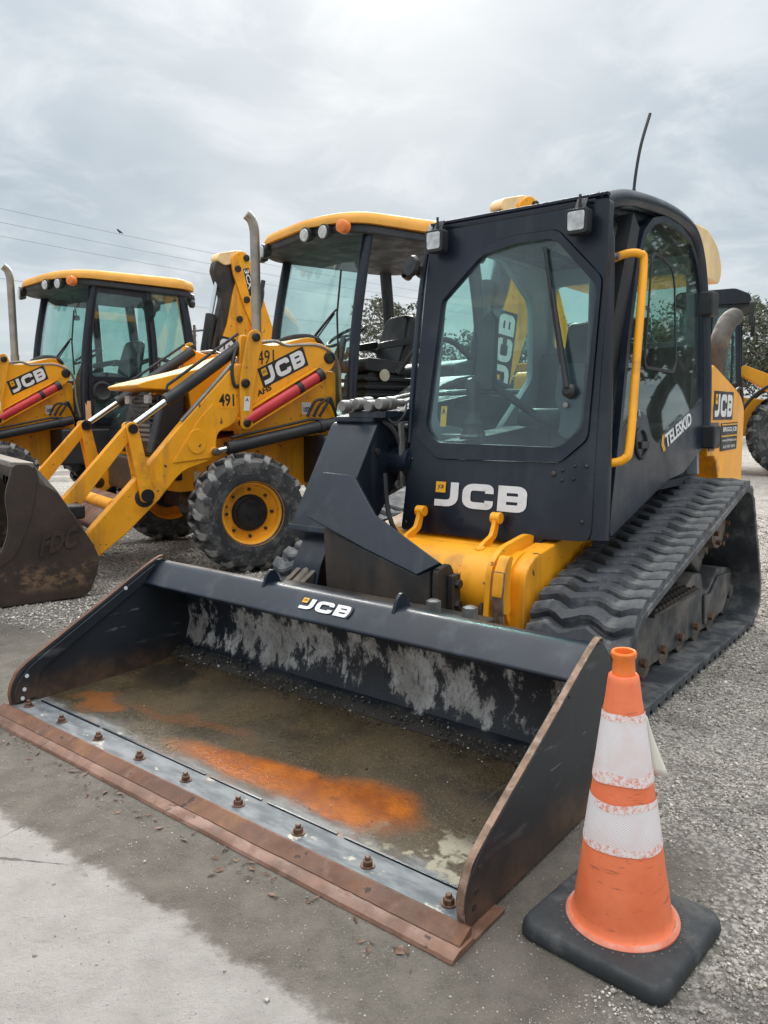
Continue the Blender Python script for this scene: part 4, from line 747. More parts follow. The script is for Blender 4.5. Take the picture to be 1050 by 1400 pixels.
for k in range(5):
    y0 = 1.66 + .05 * k; b = MB(); b.tube(curve([(-.40, y0, 1.21 - .01 * k), (-.355 + .008 * k, y0 + .04, 1.15), (-.335, y0 + .10, .98 - .04 * k), (-.36, y0 + .16, .80), (-.42, y0 + .22, .70)], 6), .012 + .002 * (k % 2), 8); b.build('boom_hose', MT['hose'], TL)
b = MB(); b.beam((-.335, 1.72, 1.20), (-.335, 1.74, .88), .016, .03); b.build('hose_guard', MT['steel'], TL)
for (y, z) in ((1.42, .86), (1.50, .74), (1.62, 1.06)):
    b = MB(); b.lathe([(0, 0), (.018, 0), (.018, .014), (0, .014)], (-.415, y, z), (1, 0, 0), 6); b.build('boom_bolt', MT['black_rusty'], TL)
b = MB(); b.tube(curve([(-.30, 1.30, .70), (-.10, 1.27, .66), (.02, 1.33, .60), (.10, 1.42, .50)], 6), .012, 8); b.build('boom_hose', MT['hose'], TL)
for (x, z) in ((-.29, .70), (.655, .78), (.655, 1.02), (-.28, 1.02)):
    b = MB(); b.lathe([(.009, 0), (.009, .005), (.005, .008), (0, .008)], (x, yF(z) + .001, z), (0, -1, .119), 12); b.build('panel_bolt', MT['black_panel'], TL)

b = MB(); b.lathe([(.174 + .012 * math.cos(a), .012 * math.sin(a)) for a in [k / 8 * 6.2832 for k in range(8)]], (.398, 1.56, .475), (1, 0, 0), 48, closed=True); b.build('weld_bead', MT['rust_edge'], TL)
for (y, z) in ((1.345, .36), (1.36, .64), (1.50, .69), (1.62, .705)):
    b = MB(); b.lathe([(0, 0), (.013, 0), (.013, .012), (0, .012)], (.405, y + .03, z - .02), (-1, 0, 0), 6); b.build('flange_bolt', MT['bolt_rust'], TL)
b = MB(); b.px(rp([(1.322, .33), (1.302, .50), (1.318, .605), (1.325, .60), (1.311, .50), (1.33, .33)], .004), .449, .503); b.build('chipped_edge', MT['rust_edge'], TL)
b = MB(); b.tube(curve([(.36, 1.40, .40), (.37, 1.36, .44), (.40, 1.33, .36), (.47, 1.36, .30)], 5), .010, 8); b.build('chassis_hose', MT['hose'], TL)
# ------------------------------------------------------------------ wheels
def wheel(parent, name, c, r, w, rim_r, sx, lugs, steer=0., tread_parts=True, rim_mat='yellow_paint'):
    """wheel with its axle along x; sx = outward side"""
    root = bpy.data.objects.new(name, None); M4 = Matrix.Translation(c) @ Matrix.Rotation(steer, 4, 'Z')
    b = MB(); h = w / 2; lr = r * .93
    prof = [(rim_r, -h * .80), (rim_r * 1.06, -h * .92), (r * .74, -h), (r * .86, -h * .96), (lr * .975, -h * .80), (lr, -h * .45), (lr, h * .45), (lr * .975, h * .80), (r * .86, h * .96), (r * .74, h), (r * .70, h * .985), (r * .69, h * 1.0), (rim_r * 1.06, h * .92), (rim_r, h * .80)]
    b.lathe([(a, d * sx) for a, d in prof], (0, 0, 0), (1, 0, 0), 56, closed=True)
    me = b.mesh(name, MT['rubber_tyre'], 40); o = inst(name, me, parent, M4)
    L = MB(); hh = r - lr + .012; hw = h * .99
    vs = []; fs = []
    k_ = r / .47
    pts = [(-.04, .055), (h * .35, .012), (h * .72, -.030), (hw, -.050)]
    for i, (x, y) in enumerate(pts):
        tw = (.030, .030, .034, .038)[i] * k_ ; dz = (0, 0, -.012, -.075 * k_)[i]; bz = -.01 if i < 3 else -.12 * k_
        for (a, z) in ((-tw, bz), (-tw * .72, hh + dz), (tw * .72, hh + dz), (tw, bz)): vs.append((x * sx, y * k_ + a, z))
        if i:
            q = 4 * i
            for k in range(3): fs.append((q - 4 + k, q - 3 + k, q + 1 + k, q + k))
    fs += [(0, 1, 2, 3), (15, 14, 13, 12)]
    if tread_parts:
        LM = []
        for mir in (1, -1):
            m = MB(); m.add([(x * mir, y, z) for x, y, z in vs], fs); LM.append(m.mesh('tread_lug', MT['rubber_lug'], 50))
        for k in range(lugs):
            for j in (0, 1):
                an = (k + .5 * j) / lugs * 2 * math.pi
                inst('tread_lug', LM[j], o, Matrix.Rotation(an, 4, 'X') @ Matrix.Translation((0, 0, lr - .012)))
    else:
        m = MB()
        for k in range(lugs):
            for j in (1, -1):
                R4 = Matrix.Rotation((k + .25 * (1 - j)) / lugs * 2 * math.pi, 4, 'X') @ Matrix.Translation((0, 0, lr - .012)); m.add([R4 @ Vector((x * j, y, z)) for x, y, z in vs], fs)
        t_ = m.build('tread', MT['rubber_lug'], o, ang=50); t_['kind'] = 'stuff'
    b = MB(); rr = rim_r
    b.lathe([(rr * .99, d * sx) if False else (q, d * sx) for q, d in ((rr * 1.03, h * .90), (rr * 1.03, h * .70), (rr * .93, h * .62), (rr * .90, h * .30), (rr * .72, h * .22), (rr * .60, h * .26), (rr * .60, h * .20), (rr * .9, h * .1), (rr * .99, -h * .8), (rr * 1.02, -h * .9), (rr * 1.06, -h * .8), (rr * 1.0, h * .6), (rr * 1.06, h * .86))], (0, 0, 0), (1, 0, 0), 40, closed=True); RIM = b.build('rim', MT[rim_mat], o)
    b = MB(); b.lathe([(q, d * sx) for q, d in ((0, -h * .2), (rr * .60, -h * .2), (rr * .60, h * .34), (rr * .55, h * .42), (rr * .48, h * .44), (rr * .44, h * .56), (rr * .20, h * .60), (rr * .18, h * .66), (0, h * .66))], (0, 0, 0), (1, 0, 0), 28); b.build('hub', MT['hub_grease'], o)
    for k in range(8):
        a = k / 8 * 6.2832; b = MB(); b.lathe([(0, 0), (.014 * k_, 0), (.014 * k_, .018), (0, .024)], (h * .22 * sx, rr * .76 * math.cos(a), rr * .76 * math.sin(a)), (sx, 0, 0), 6); b.build('wheel_nut', MT['hub_grease'], RIM)
    return o
# ------------------------------------------------------------------ backhoe loaders
def backhoe(loc, rz, label, closed, number):
    BH = thing('backhoe_loader', label, 'backhoe loader', loc, rz, 'backhoe loaders parked side by side')
    Yp, Yc, Bp = MT['yellow_paint'], MT['yellow_clean'], MT['black_plastic']
    for sx in (1, -1):
        wheel(BH, 'front_wheel', (.935 * sx, 0, .47), .47, .33, .245, sx, 17, R(-6) if not closed else 0)
        wheel(BH, 'rear_wheel', (.90 * sx, 2.25, .76), .76, .46, .40, sx, 20, 0, False)
    b = MB(); b.box(-.78, .78, -.09, .09, .38, .56); b.cyl((-.18, 0, .44), (.18, 0, .44), .17, n=18); b.build('front_axle', MT['hub_grease'], BH, .02)
    b = MB(); b.box(-.7, .7, 2.15, 2.35, .62, .9); b.build('rear_axle', MT['hub_grease'], BH, .02)
    b = MB(); b.px(rp([(-.62, .66), (-.62, .82), (-.30, .98), (.45, 1.12), (3.0, 1.12), (3.0, .60), (.7, .60), (.35, .64), (-.35, .60)], .04), -.40, .40); b.build('chassis', Yp, BH, .01)
    b = MB(); b.box(.402, .407, -.23, -.17, .69, .77); b.build('chassis_sticker', MT['decal_cream'], BH)
    b = MB(); b.px(rp([(-.40, .70), (-.33, .70), (-.335, .80), (-.365, .82), (-.40, .78)], .02), .401, .404); b.build('chassis_hole', MT['hub_grease'], BH)
    b = MB(); b.box(-.36, .36, -.72, -.60, .62, .90); b.build('front_weight', MT['hub_grease'], BH, .02)
    # bonnet
    hs = [(-.66, 1.445), (-.68, 1.475), (-.60, 1.505), (-.10, 1.63), (.40, 1.80), (.86, 1.925), (.98, 1.91), (1.04, 1.80), (1.05, 1.10), (-.22, 1.10), (-.26, 1.43)]
    b = MB(); b.px(rp(hs, [.02, .03, .05, .1, .1, .1, .06, .05, .02, .02, .02]), -.42, .42); BN = b.build('bonnet', Yc, BH, .03, 4); BN.data.materials.append(MT['yellow_faded'])
    for p_ in BN.data.polygons: p_.material_index = 1 if p_.normal.z > .5 else 0
    b = MB(); b.px(rp([(-.52, .90), (-.50, 1.40), (-.34, 1.40), (-.30, .90)], .02), -.37, .37); b.build('grille', MT['hub_grease'], BH, .01)
    for k in range(9):
        b = MB(); z = 1.02 + k * .040; b.box(-.24, .24, -.532, -.515, z, z + .022); b.build('grille_slat', MT['steel'] if k < 4 else Bp, BH)
    for sx in (1, -1):
        b = MB(); q_ = [(-.60, .92), (-.47, 1.40), (-.30, 1.42), (-.34, .90)]; b.px(rp(q_, .03), .30 * sx, .45 * sx); b.build('grille_side', Bp, BH, .02)
        # headlamp in the guard
        b = MB(); b.box(min(.2 * sx, .32 * sx), max(.2 * sx, .32 * sx), -.56, -.53, 1.33, 1.40); b.build('headlamp', MT['lamp_lens'], BH, .006)
    # loader arms, levers, links and rams on both sides
    for sx in (1, -1):
        x0, x1 = .60 * sx, .705 * sx
        fa = [(-1.115, .178), (-.90, .335), (-.63, .585), (-.44, .80), (-.19, .875), (-.155, .94), (-.14, 1.10), (.02, 1.16), (.12, 1.40), (.10, 1.66), (.02, 1.632), (-.43, 1.172), (-.74, .824), (-1.16, .388), (-1.205, .29)]
        b = MB(); b.px(rp(fa, [.04, 0, 0, .08, .04, .04, .06, .1, .1, .08, .03, 0, 0, .05, .06]), x0, x1); ARM = b.build('loader_arm', Yp, BH, .012)
        eb_ = [(-.52, .865), (-.17, .90), (-.15, 1.10), (-.17, 1.33), (-.30, 1.20)]
        b = MB(); b.px(rp(eb_, [.02, .03, .02, .03, .2]), x1, x1 + .010 * sx); b.build('arm_doubler', Yp, ARM, .004)
        b = MB(); b.pf([(-.315 + .075 * math.cos(a) - .03 * math.sin(a), 1.03 + .075 * math.sin(a) * 1.2 + .04 * math.cos(a)) for a in [k / 20 * 6.2832 for k in range(20)]], lambda y, z: (x1 + .009 * sx, y, z), lambda y, z: (x1 + .017 * sx, y, z)); b.build('arm_emboss', Yp, ARM, .006)
        ra = [(.06, 1.38), (.10, 1.90), (.30, 1.80), (.82, 1.86), (.98, 1.80), (1.0, 1.68), (.92, 1.60), (.20, 1.30)]
        b = MB(); b.px(rp(ra, [.04, .06, .12, .06, .08, .08, .06, .04]), .605 * sx, .665 * sx); UP = b.build('upper_arm', Yc, BH, .01)
        lk = [(.055, 1.12), (.155, 1.12), (.16, 1.40), (.265, 1.86), (.22, 1.935), (.14, 1.90), (.05, 1.50)]
        b = MB(); b.px(rp(lk, [.04, .05, .1, .06, .05, .06, .06]), .708 * sx, .735 * sx); LK = b.build('arm_link', Yp, BH, .004)
        for (y, z, r_) in ((.20, 1.86, .035), (.098, 1.49, .037), (.105, 1.17, .032), (-.175, .945, .035), (.93, 1.73, .052)):
            b = MB(); xa = (.735 if y > 0 else .71) if y < .5 else .665; b.lathe([(0, -.10), (r_, -.10), (r_, .014), (r_ * .7, .020), (r_ * .65, .014), (0, .016)], (xa * sx, y, z), (sx, 0, 0), 20); b.build('pivot_pin', MT['hub_grease'] if y > 0 else Yp, BH)
        b = MB(); b.lathe([(0, 0), (.03, 0), (.03, .06), (.022, .07), (0, .07)], (.71 * sx, -.175, .945), (sx, 0, 0), 18); b.build('pin_cap', MT['grease_steel'], BH)
        # lever pair on the arm, bucket link pair and tilt ram
        LT = Vector((0, -.825, 1.135)); LP = Vector((0, -.735, .63)); LB = Vector((0, -1.285, .60))
        for xa in (.625, .735):
            b = MB(); d = (LT - LP); nrm = Vector((0, -d.z, d.y)).normalized()
            o_ = [(p + nrm * k * wdt) for p, k, wdt in ((LP, 1, .055), (LP, -1, .055), (LT, -1, .042), (LT, 1, .042))]
            ext = [o_[0] - d.normalized() * .05, o_[1] - d.normalized() * .05, o_[2] + d.normalized() * .05, o_[3] + d.normalized() * .05]
            b.px(rp([(p.y, p.z) for p in ext], .04), (xa - .014) * sx, (xa + .014) * sx); b.build('tilt_lever', Yp, BH, .004)
        for xa in (.655, .70):
            b = MB(); d = (LT - LB); nrm = Vector((0, -d.z, d.y)).normalized()
            ext = [LB + nrm * .062 - d.normalized() * .05, LB - nrm * .062 - d.normalized() * .05, LT - nrm * .042 + d.normalized() * .05, LT + nrm * .042 + d.normalized() * .05]
            b.px(rp([(p.y, p.z) for p in ext], .035), (xa - .012) * sx, (xa + .012) * sx); b.build('bucket_link', Yp, BH, .004)
        for Lq, rq in ((LT, .036), (LP, .05)):
            b = MB(); b.cyl((.60 * sx, Lq.y, Lq.z), (.765 * sx, Lq.y, Lq.z), rq, n=18); b.build('lever_pin', MT['hub_grease'], BH)
        b = MB(); b.lathe([(0, 0), (.075, 0), (.06, .006), (.0, .006)], (.706 * sx, LP.y - .01, LP.z - .02), (sx, 0, 0), 14); b.build('grease_smear', MT['hub_grease'], BH)
        A = Vector((.66 * sx, LT.y + .01, LT.z + .01)); E_ = Vector((.60 * sx, .18, 1.835)); d = E_ - A; m_ = A + d * .30
        b = MB(); b.cyl(A, m_ + d * .05, .025, n=16); b.build('tilt_ram_rod', MT['chrome'], BH)
        b = MB(); b.cyl(m_, E_, .048, n=20); b.cyl(m_ - d * .012, m_ + d * .03, .054, n=20); b.cyl(A + Vector((-.06 * sx, 0, 0)), A + Vector((.05 * sx, 0, 0)), .045, n=16); RAM = b.build('tilt_ram', MT['black_plastic'], BH)
        up_ = Vector((0, -.055, .072)); b = MB(); b.tube([m_ + d * .03 + up_ * .7, m_ + d * .06 + up_, E_ + up_ - d * .02], .012, 8); b.build('ram_pipe', MT['black_plastic'], RAM)
        b = MB(); b.tube(curve([E_ - d * .12 + Vector((.05 * sx, 0, .02)), E_ - d * .18 + Vector((.09 * sx, 0, -.10)), E_ - d * .22 + Vector((.10 * sx, .06, -.22)), E_ - d * .06 + Vector((.07 * sx, 0, -.25)), E_ + Vector((.03 * sx, -.02, -.10))], 6), .015, 8); b.build('ram_hose', MT['hose'], BH)
        b = MB(); b.tube([(.69 * sx, -.43, 1.19), (.69 * sx, .0, 1.64), (.66 * sx, .06, 1.68)], .014, 8); b.build('arm_pipe', MT['steel'], BH)
        # lift ram along the chassis, its rod and end clevis, red stay stored on the arm
        A = Vector((.70 * sx, -.17, .945)); E_ = Vector((.66 * sx, .98, 1.165)); d = E_ - A
        b = MB(); b.cyl(A, A + d * .3, .026, n=14); b.build('lift_ram_rod', MT['chrome'], BH)
        b = MB(); b.cyl(A + d * .12, E_, .052, n=20); b.cyl(A + d * .10, A + d * .16, .058, n=20); b.cyl(A + d * .86, A + d * .9, .06, n=20); b.build('lift_ram', MT['black_plastic'], BH)
        b = MB(); b.tube([A + d * .15 + Vector((0, -.02, .075)), A + d * .8 + Vector((0, -.02, .075)), A + d * .9 + Vector((0, 0, .05))], .012, 8); b.build('ram_pipe', MT['black_plastic'], BH)
        A = Vector((.70 * sx, .10, 1.185)); E_ = Vector((.70 * sx, .80, 1.57)); d = E_ - A
        b = MB(); b.cyl(A, E_, .047, n=20); ST = b.build('safety_stay', MT['red_strut'], BH)
        b = MB(); b.cyl(E_ - d * .02, E_ + d * .05, .056, n=18); b.cyl(A + d * .70, A + d * .76, .050, n=18); b.build('stay_strap', MT['hose'], ST)
        for s2 in (-.055, .06):
            b = MB(); b.beam(A + Vector((0, -s2 * .4, s2)), E_ + Vector((0, -s2 * .4, s2)), .05, .012); b.build('stay_rail', Yc, BH, .002)
        b = MB(); b.px(rp([(.12, 1.20), (.45, 1.33), (.80, 1.50), (.95, 1.62), (1.05, 1.62), (1.05, 1.05), (.12, 1.05)], .04), .42 * sx, .58 * sx); b.build('arm_tower', Yp, BH, .012)
        b = MB(); b.tube(curve([(.665 * sx, .20, 1.815), (.66 * sx, .40, 1.845), (.66 * sx, .52, 1.815), (.66 * sx, .68, 1.83), (.665 * sx, .86, 1.82), (.66 * sx, 1.02, 1.70), (.66 * sx, 1.05, 1.40), (.66 * sx, 1.10, 1.15)], 5), .014, 8); b.build('arm_pipe', MT['exhaust_steel'], BH)
        for k in range(3):
            b = MB(); b.tube(curve([(.64 * sx, .72 + .06 * k, 1.22), (.66 * sx, .80 + .05 * k, 1.36 - .02 * k), (.65 * sx, .95, 1.34 + .02 * k), (.62 * sx, 1.04, 1.18)], 6), .013, 8); b.build('tower_hose', MT['hose'], BH)
        O = Vector((.6655 * sx, .311, 1.481)); U_ = Vector((0, .386, .186)); V_ = Vector((0, -.044, .124))
        if sx < 0: O = O + U_; U_ = -U_
        logo(UP, O, U_, V_, (sx, 0, 0), MT['decal_black'], .13)
        # warning sticker on the link, lift tag
        b = MB(); b.px([(.078, 1.27), (.128, 1.27), (.138, 1.385), (.088, 1.385)], .7355 * sx, .7365 * sx); SK = b.build('link_sticker', MT['decal_white'], LK, ang=0)
        put_text('link_sticker_mark', 'A', MT['decal_black'], LK, (.7368 * sx, .094, 1.345), (0, .03, 0), (0, .002, .028), (sx, 0, 0), bold=.0)
        b = MB(); b.px([(.70, 1.24), (.79, 1.24), (.79, 1.345), (.70, 1.345)], .581 * sx, .583 * sx); b.build('sound_sticker', MT['decal_white'], BH, ang=0)
        if sx > 0: put_text('sound_sticker_text', '102', MT['decal_black'], BH, (.5832, .715, 1.26), (0, .06, 0), (0, 0, .045), (1, 0, 0), bold=.04)
        if sx > 0 and not closed: put_text('sticker_text', 'AHS', MT['decal_black'], BH, (.667, .24, 1.385), (0, .13, .06), (0, -.012, .045), (1, 0, 0), bold=.03)
    if number:
        put_text('fleet_number', number, MT['decal_black'], BH, (.6665, .245, 1.645), (0, .150, .02), (0, 0, .112), (1, 0, 0), bold=.0)
        b = MB(); b.px([(-.13, 1.29), (.03, 1.29), (.03, 1.42), (-.13, 1.42)], .7062, .7068); b.build('number_patch', Yc, BH, ang=0)
        put_text('fleet_number', number, MT['decal_black'], BH, (.7070, -.12, 1.305), (0, .130, 0), (0, 0, .10), (1, 0, 0), bold=.02)
    b = MB(); b.cyl((-.62, -.95, .55), (.62, -.95, .55), .05, n=16); b.build('cross_bar', Yp, BH)
    b = MB(); b.px(rp([(-1.10, .40), (-1.0, .52), (-.80, .60), (-.74, .56), (-.95, .38), (-1.05, .33)], .03), -.60, .60); b.build('arm_cross_member', MT['rust_pale'], BH, .01)
    # front shovel
    sh = [(-1.72, .935), (-1.60, .925), (-1.575, .86), (-1.575, .80), (-1.47, .745), (-1.255, .37), (-1.215, .27), (-1.235, .16), (-1.285, .045), (-1.33, .012), (-2.20, .008), (-2.23, .02), (-1.90, .26), (-1.80, .40), (-1.765, .55), (-1.785, .72)]
    b = MB(); back_ = [(-1.72, .935), (-1.60, .925), (-1.46, .74), (-1.25, .37), (-1.215, .26), (-1.24, .14), (-1.33, .012), (-2.26, .006), (-2.26, .022), (-1.36, .035), (-1.275, .15), (-1.25, .26), (-1.28, .36), (-1.485, .72), (-1.61, .895), (-1.72, .905)]
    b.px(back_, -1.14, 1.14); BU = b.build('shovel', MT['bucket_inside_worn'], BH)
    for sx in (1, -1):
        b = MB(); b.px(rp(sh, [.03, .05, .03, .02, .05, .06, .05, .05, .05, .05, .02, .01, .05, .08, .08, .06]), 1.14 * sx, 1.165 * sx); b.build('side_plate', MT['shovel_side'], BU, .006)
        fl_ = [(-1.72, .93), (-1.61, .92), (-1.585, .80), (-1.64, .55), (-1.74, .33), (-2.18, .03), (-2.22, .03), (-1.89, .27), (-1.79, .40), (-1.757, .55), (-1.775, .72)]
        b = MB(); b.px(rp(fl_, .04), 1.165 * sx, 1.171 * sx); b.build('wear_strip', MT['shovel_side'], BU, .003)
        b = MB(); b.px(rp([(-1.50, .66), (-1.25, .50), (-1.16, .30), (-1.22, .22), (-1.28, .40), (-1.49, .74)], .03), .58 * sx, .62 * sx); b.px(rp([(-1.50, .66), (-1.25, .50), (-1.16, .30), (-1.22, .22), (-1.28, .40), (-1.49, .74)], .03), .72 * sx, .76 * sx); b.cyl((.57 * sx, -1.19, .28), (.78 * sx, -1.19, .28), .045, n=16); b.build('shovel_bracket', MT['bucket_brown'], BU, .005)
        b = MB(); b.box(min(.84 * sx, 1.0 * sx), max(.84 * sx, 1.0 * sx), -1.40, -1.25, .52, .62); b.build('shovel_stop', MT['hub_grease'], BU, .02)
    b = MB(); b.px([(-1.74, .905), (-1.60, .895), (-1.60, .935), (-1.74, .945)], -1.17, 1.17); b.build('shovel_lip', MT['bucket_inside_worn'], BU, .008)
    put_text('cast_mark', 'FDC', MT['bucket_brown'], BU, (1.165, -1.60, .315), (0, .235, .045), (0, .03, .15), (1, 0, 0), bold=.045, lift=.0, thick=.012)
    # exhaust
    ex_ = curve([(-.20, .66, 1.80), (-.20, .66, 2.2), (-.20, .66, 2.80), (-.20, .655, 2.94), (-.205, .63, 3.02), (-.21, .585, 3.06)], 5)
    b = MB(); b.tube(ex_, .045, 20); b.cyl((-.20, .66, 1.78), (-.20, .66, 1.98), .052, n=20); b.build('exhaust_stack', MT['exhaust_steel'], BH)
    # cab: floor box, posts, glass, roof
    b = MB(); b.px(rp([(1.08, 1.0), (1.08, 1.22), (1.5, 1.25), (1.72, 1.35), (2.62, 1.60), (2.62, 1.0)], .04), -.74, .74); b.build('cab_floor', Bp, BH, .02)
    b = MB(); b.box(.40, .79, .80, 1.55, .62, 1.06); b.build('tank_box', MT['black_plastic'], BH, .03)
    b = MB(); b.box(-.79, -.40, .80, 1.55, .62, 1.06); b.build('battery_box', MT['black_plastic'], BH, .03)
    fpts = lambda sx: curve([(.73 * sx, 1.13, 1.16), (.755 * sx, 1.11, 1.5), (.765 * sx, 1.16, 2.1), (.745 * sx, 1.30, 2.86)], 5)
    for sx in (1, -1):
        b = MB(); b.tube(fpts(sx), .046, 12); b.build('front_post', MT['black_panel'], BH)
        b = MB(); b.tube(curve([(.74 * sx, 2.60, 1.5), (.76 * sx, 2.60, 2.1), (.72 * sx, 2.50, 2.86)], 5), .065, 12); b.build('rear_post', MT['black_panel'], BH)
        if closed:
            b = MB(); b.tube(curve([(.765 * sx, 2.06, 1.36), (.79 * sx, 2.05, 2.1), (.75 * sx, 2.0, 2.84)], 5), .040, 12); b.build('door_post', MT['black_panel'], BH)
    wy = lambda z: 1.105 + max(0, z - 1.5) ** 1.6 * .130
    zs = [1.18, 1.4, 1.6, 1.85, 2.1, 2.35, 2.6, 2.84]; cols_ = [-.74, -.5, -.25, 0, .25, .5, .74]
    vs = []; fs = []
    for off in (0, .006):
        for z in zs:
            for x in cols_: vs.append((x, wy(z) - .10 * (1 - (x / .74) ** 2) + off, z))
    nc, nr_ = len(cols_), len(zs); T_ = nc * nr_
    for i in range(nr_ - 1):
        for j in range(nc - 1):
            a = i * nc + j; fs += [(a, a + 1, a + nc + 1, a + nc), (T_ + a, T_ + a + nc, T_ + a + nc + 1, T_ + a + 1)]
    b = MB(); b.add(vs, fs); b.build('windscreen', MT['window_glass'], BH, ang=60)
    b = MB(); b.tube(curve([(-.74, wy(1.74) - .0, 1.74), (0, wy(1.74) - .10, 1.74), (.74, wy(1.74), 1.74)], 6), .012, 6); b.build('windscreen_bar', MT['black_panel'], BH) if False else None
    b = MB(); b.tube([(.34, .92, 1.88), (.58, 1.02, 2.12), (.60, 1.05, 2.16)], [.014, .010, .008], 8); b.tube([(.37, .93, 1.86), (.60, 1.03, 2.12)], .006, 6); b.build('wiper_arm', MT['hose'], BH)
    b = MB(); b.tube([(.60, 1.065, 1.72), (.60, 1.055, 2.12), (.60, 1.10, 2.50)], .010, 6); b.build('wiper_blade', MT['hose'], BH)
    b = MB(); b.tube(curve([(-.40, .94, 1.93), (.0, .93, 1.96), (.38, .94, 1.93), (.44, 1.0, 1.85)], 6), .022, 10); b.build('bonnet_seal', MT['hose'], BH)
    # roof: domed yellow cap with a dark lining and light pods
    ol = rp([(-.70, .98), (-.35, .86), (.35, .86), (.70, .98), (.86, 1.18), (.86, 2.50), (.72, 2.74), (-.72, 2.74), (-.86, 2.50), (-.86, 1.18)], .12, 5)
    b = MB(); n = len(ol); cxm, cym = 0, 1.8
    lay = [(1.0, 2.865), (1.005, 2.90), (.985, 2.945), (.90, 2.975), (.6, 2.995), (.2, 3.0)]
    vs = [(cxm + (x - cxm) * s_, cym + (y - cym) * s_, z + .03 * (y - 1.0) * (1 if k > 1 else .35)) for k, (s_, z) in enumerate(lay) for x, y in ol]
    fs = [tuple(range(n - 1, -1, -1)), tuple(range((len(lay) - 1) * n, len(lay) * n))] + [(k * n + i, k * n + (i + 1) % n, (k + 1) * n + (i + 1) % n, (k + 1) * n + i) for k in range(len(lay) - 1) for i in range(n)]
    b.add(vs, fs); b.build('cab_roof', MT['yellow_roof'], BH, ang=60)
    b = MB(); b.pz([(x * .97, 1.8 + (y - 1.8) * .97) for x, y in ol], 2.79, 2.864); b.build('roof_lining', MT['canopy_lining'], BH, .02)
    for sx in (1, -1):
        for (x, y) in ((.40, .885), (.60, .955)):
            for fwd in (1, -1):
                yy = y if fwd > 0 else 2.745 - (y - .885) * .5
                b = MB(); b.lathe([(0, 0), (.05, 0), (.068, .05), (.068, .075), (.058, .08), (0, .08)], (x * sx, yy + .03 * fwd, 2.80), (.18 * sx, -fwd, -.06), 20); LP_ = b.build('work_lamp', MT['lamp_rear'], BH)
                b = MB(); b.lathe([(0, .0795), (.055, .0795), (.05, .088), (0, .092)], (x * sx, yy + .03 * fwd, 2.80), (.18 * sx, -fwd, -.06), 20); b.build('lens', MT['lamp_lens'], LP_)
        b = MB(); b.lathe([(0, 0), (.055, 0), (.06, .02), (.055, .07), (.03, .085), (0, .087)], (.77 * sx, 1.045, 2.82), (.35 * sx, -1, .05), 20); b.build('indicator_lamp', MT['orange_lens'], BH)
    b = MB(); b.beam((.25, 2.45, 2.80), (.25, 2.45, 2.72), .10, .04); b.build('roof_bracket', MT['hose'], BH)
    # seat, column, wheel, consoles
    st = MB(); st.px(rp([(1.78, 1.66), (1.80, 1.79), (2.25, 1.76), (2.30, 1.62)], .05), -.25, .25); SEAT_ = st.build('seat', MT['seat_vinyl'], BH, .03)
    st = MB(); st.pf(rp([(-.23, 0), (.23, 0), (.25, .22), (.21, .48), (.14, .52), (-.14, .52), (-.21, .48), (-.25, .22)], .05), lambda x, z: (x, 2.20 + z * .28, 1.72 + z), lambda x, z: (x, 2.33 + z * .26, 1.72 + z)); st.build('seat_back', MT['seat_vinyl'], SEAT_, .035, 3)
    for sx in (1, -1):
        st = MB(); st.px(rp([(1.92, 1.86), (1.93, 1.93), (2.28, 2.0), (2.30, 1.93)], .03), .25 * sx, .33 * sx); st.build('armrest', MT['seat_vinyl'], SEAT_, .012)
    b = MB(); b.px(rp([(1.80, 1.25), (1.84, 1.66), (2.30, 1.64), (2.36, 1.25)], .06), -.22, .22)
    for k in range(4): b.px(rp([(1.79, 1.32 + k * .08), (1.78, 1.36 + k * .08), (2.37, 1.36 + k * .08), (2.38, 1.32 + k * .08)], .02), -.245, .245)
    b.build('seat_suspension', MT['seat_vinyl'], BH, .01)
    b = MB(); b.lathe([(.055, 0), (.06, .012), (.0, .014)], (.26, 2.0, 1.62), (1, 0, 0), 16); b.build('seat_knob', MT['decal_cream'], BH)
    for o_ in [q_ for q_ in BH.children if q_.name.split('.')[0] in ('seat', 'seat_suspension', 'seat_knob')]: o_.location.y -= .20
    b = MB(); b.tube([(0, 1.30, 1.25), (0, 1.42, 1.75), (0, 1.50, 1.98)], [.09, .06, .03], 12); b.build('steering_column', MT['dark_interior'], BH)
    b = MB(); c0 = Vector((0, 1.52, 2.0)); e1 = Vector((1, 0, 0)); e2 = Vector((0, .85, .52)).normalized(); b.tube([c0 + (e1 * math.cos(k / 24 * 6.2832) + e2 * math.sin(k / 24 * 6.2832)) * .20 for k in range(25)], .016, 8); b.beam(c0 - e1 * .19, c0 + e1 * .19, .03, .02); b.build('steering_wheel', MT['hose'], BH)
    b = MB(); b.px(rp([(2.35, 1.3), (2.30, 1.72), (2.62, 1.80), (2.9, 1.65), (2.9, 1.3)], .08), -.72, .72); b.build('rear_shelf', MT['dark_interior'], BH, .03)
    for sx in (1, -1):
        b = MB(); ring = [(2.25 + .90 * math.cos(a), .80 + .80 * math.sin(a)) for a in [R(8 + k * 11) for k in range(16)]]; ri = [(2.25 + .86 * math.cos(a), .80 + .76 * math.sin(a)) for a in [R(8 + k * 11) for k in range(15, -1, -1)]]
        b.px(ring + ri, .62 * sx, 1.14 * sx); b.build('rear_fender', MT['black_plastic'], BH, .01)
        b = MB(); b.tube(curve([(.55 * sx, 1.75, 1.62), (.62 * sx, 1.95, 1.9), (.66 * sx, 2.3, 1.95), (.68 * sx, 2.6, 1.75)], 6), .03, 10); b.build('grab_rail', MT['hose'], BH)
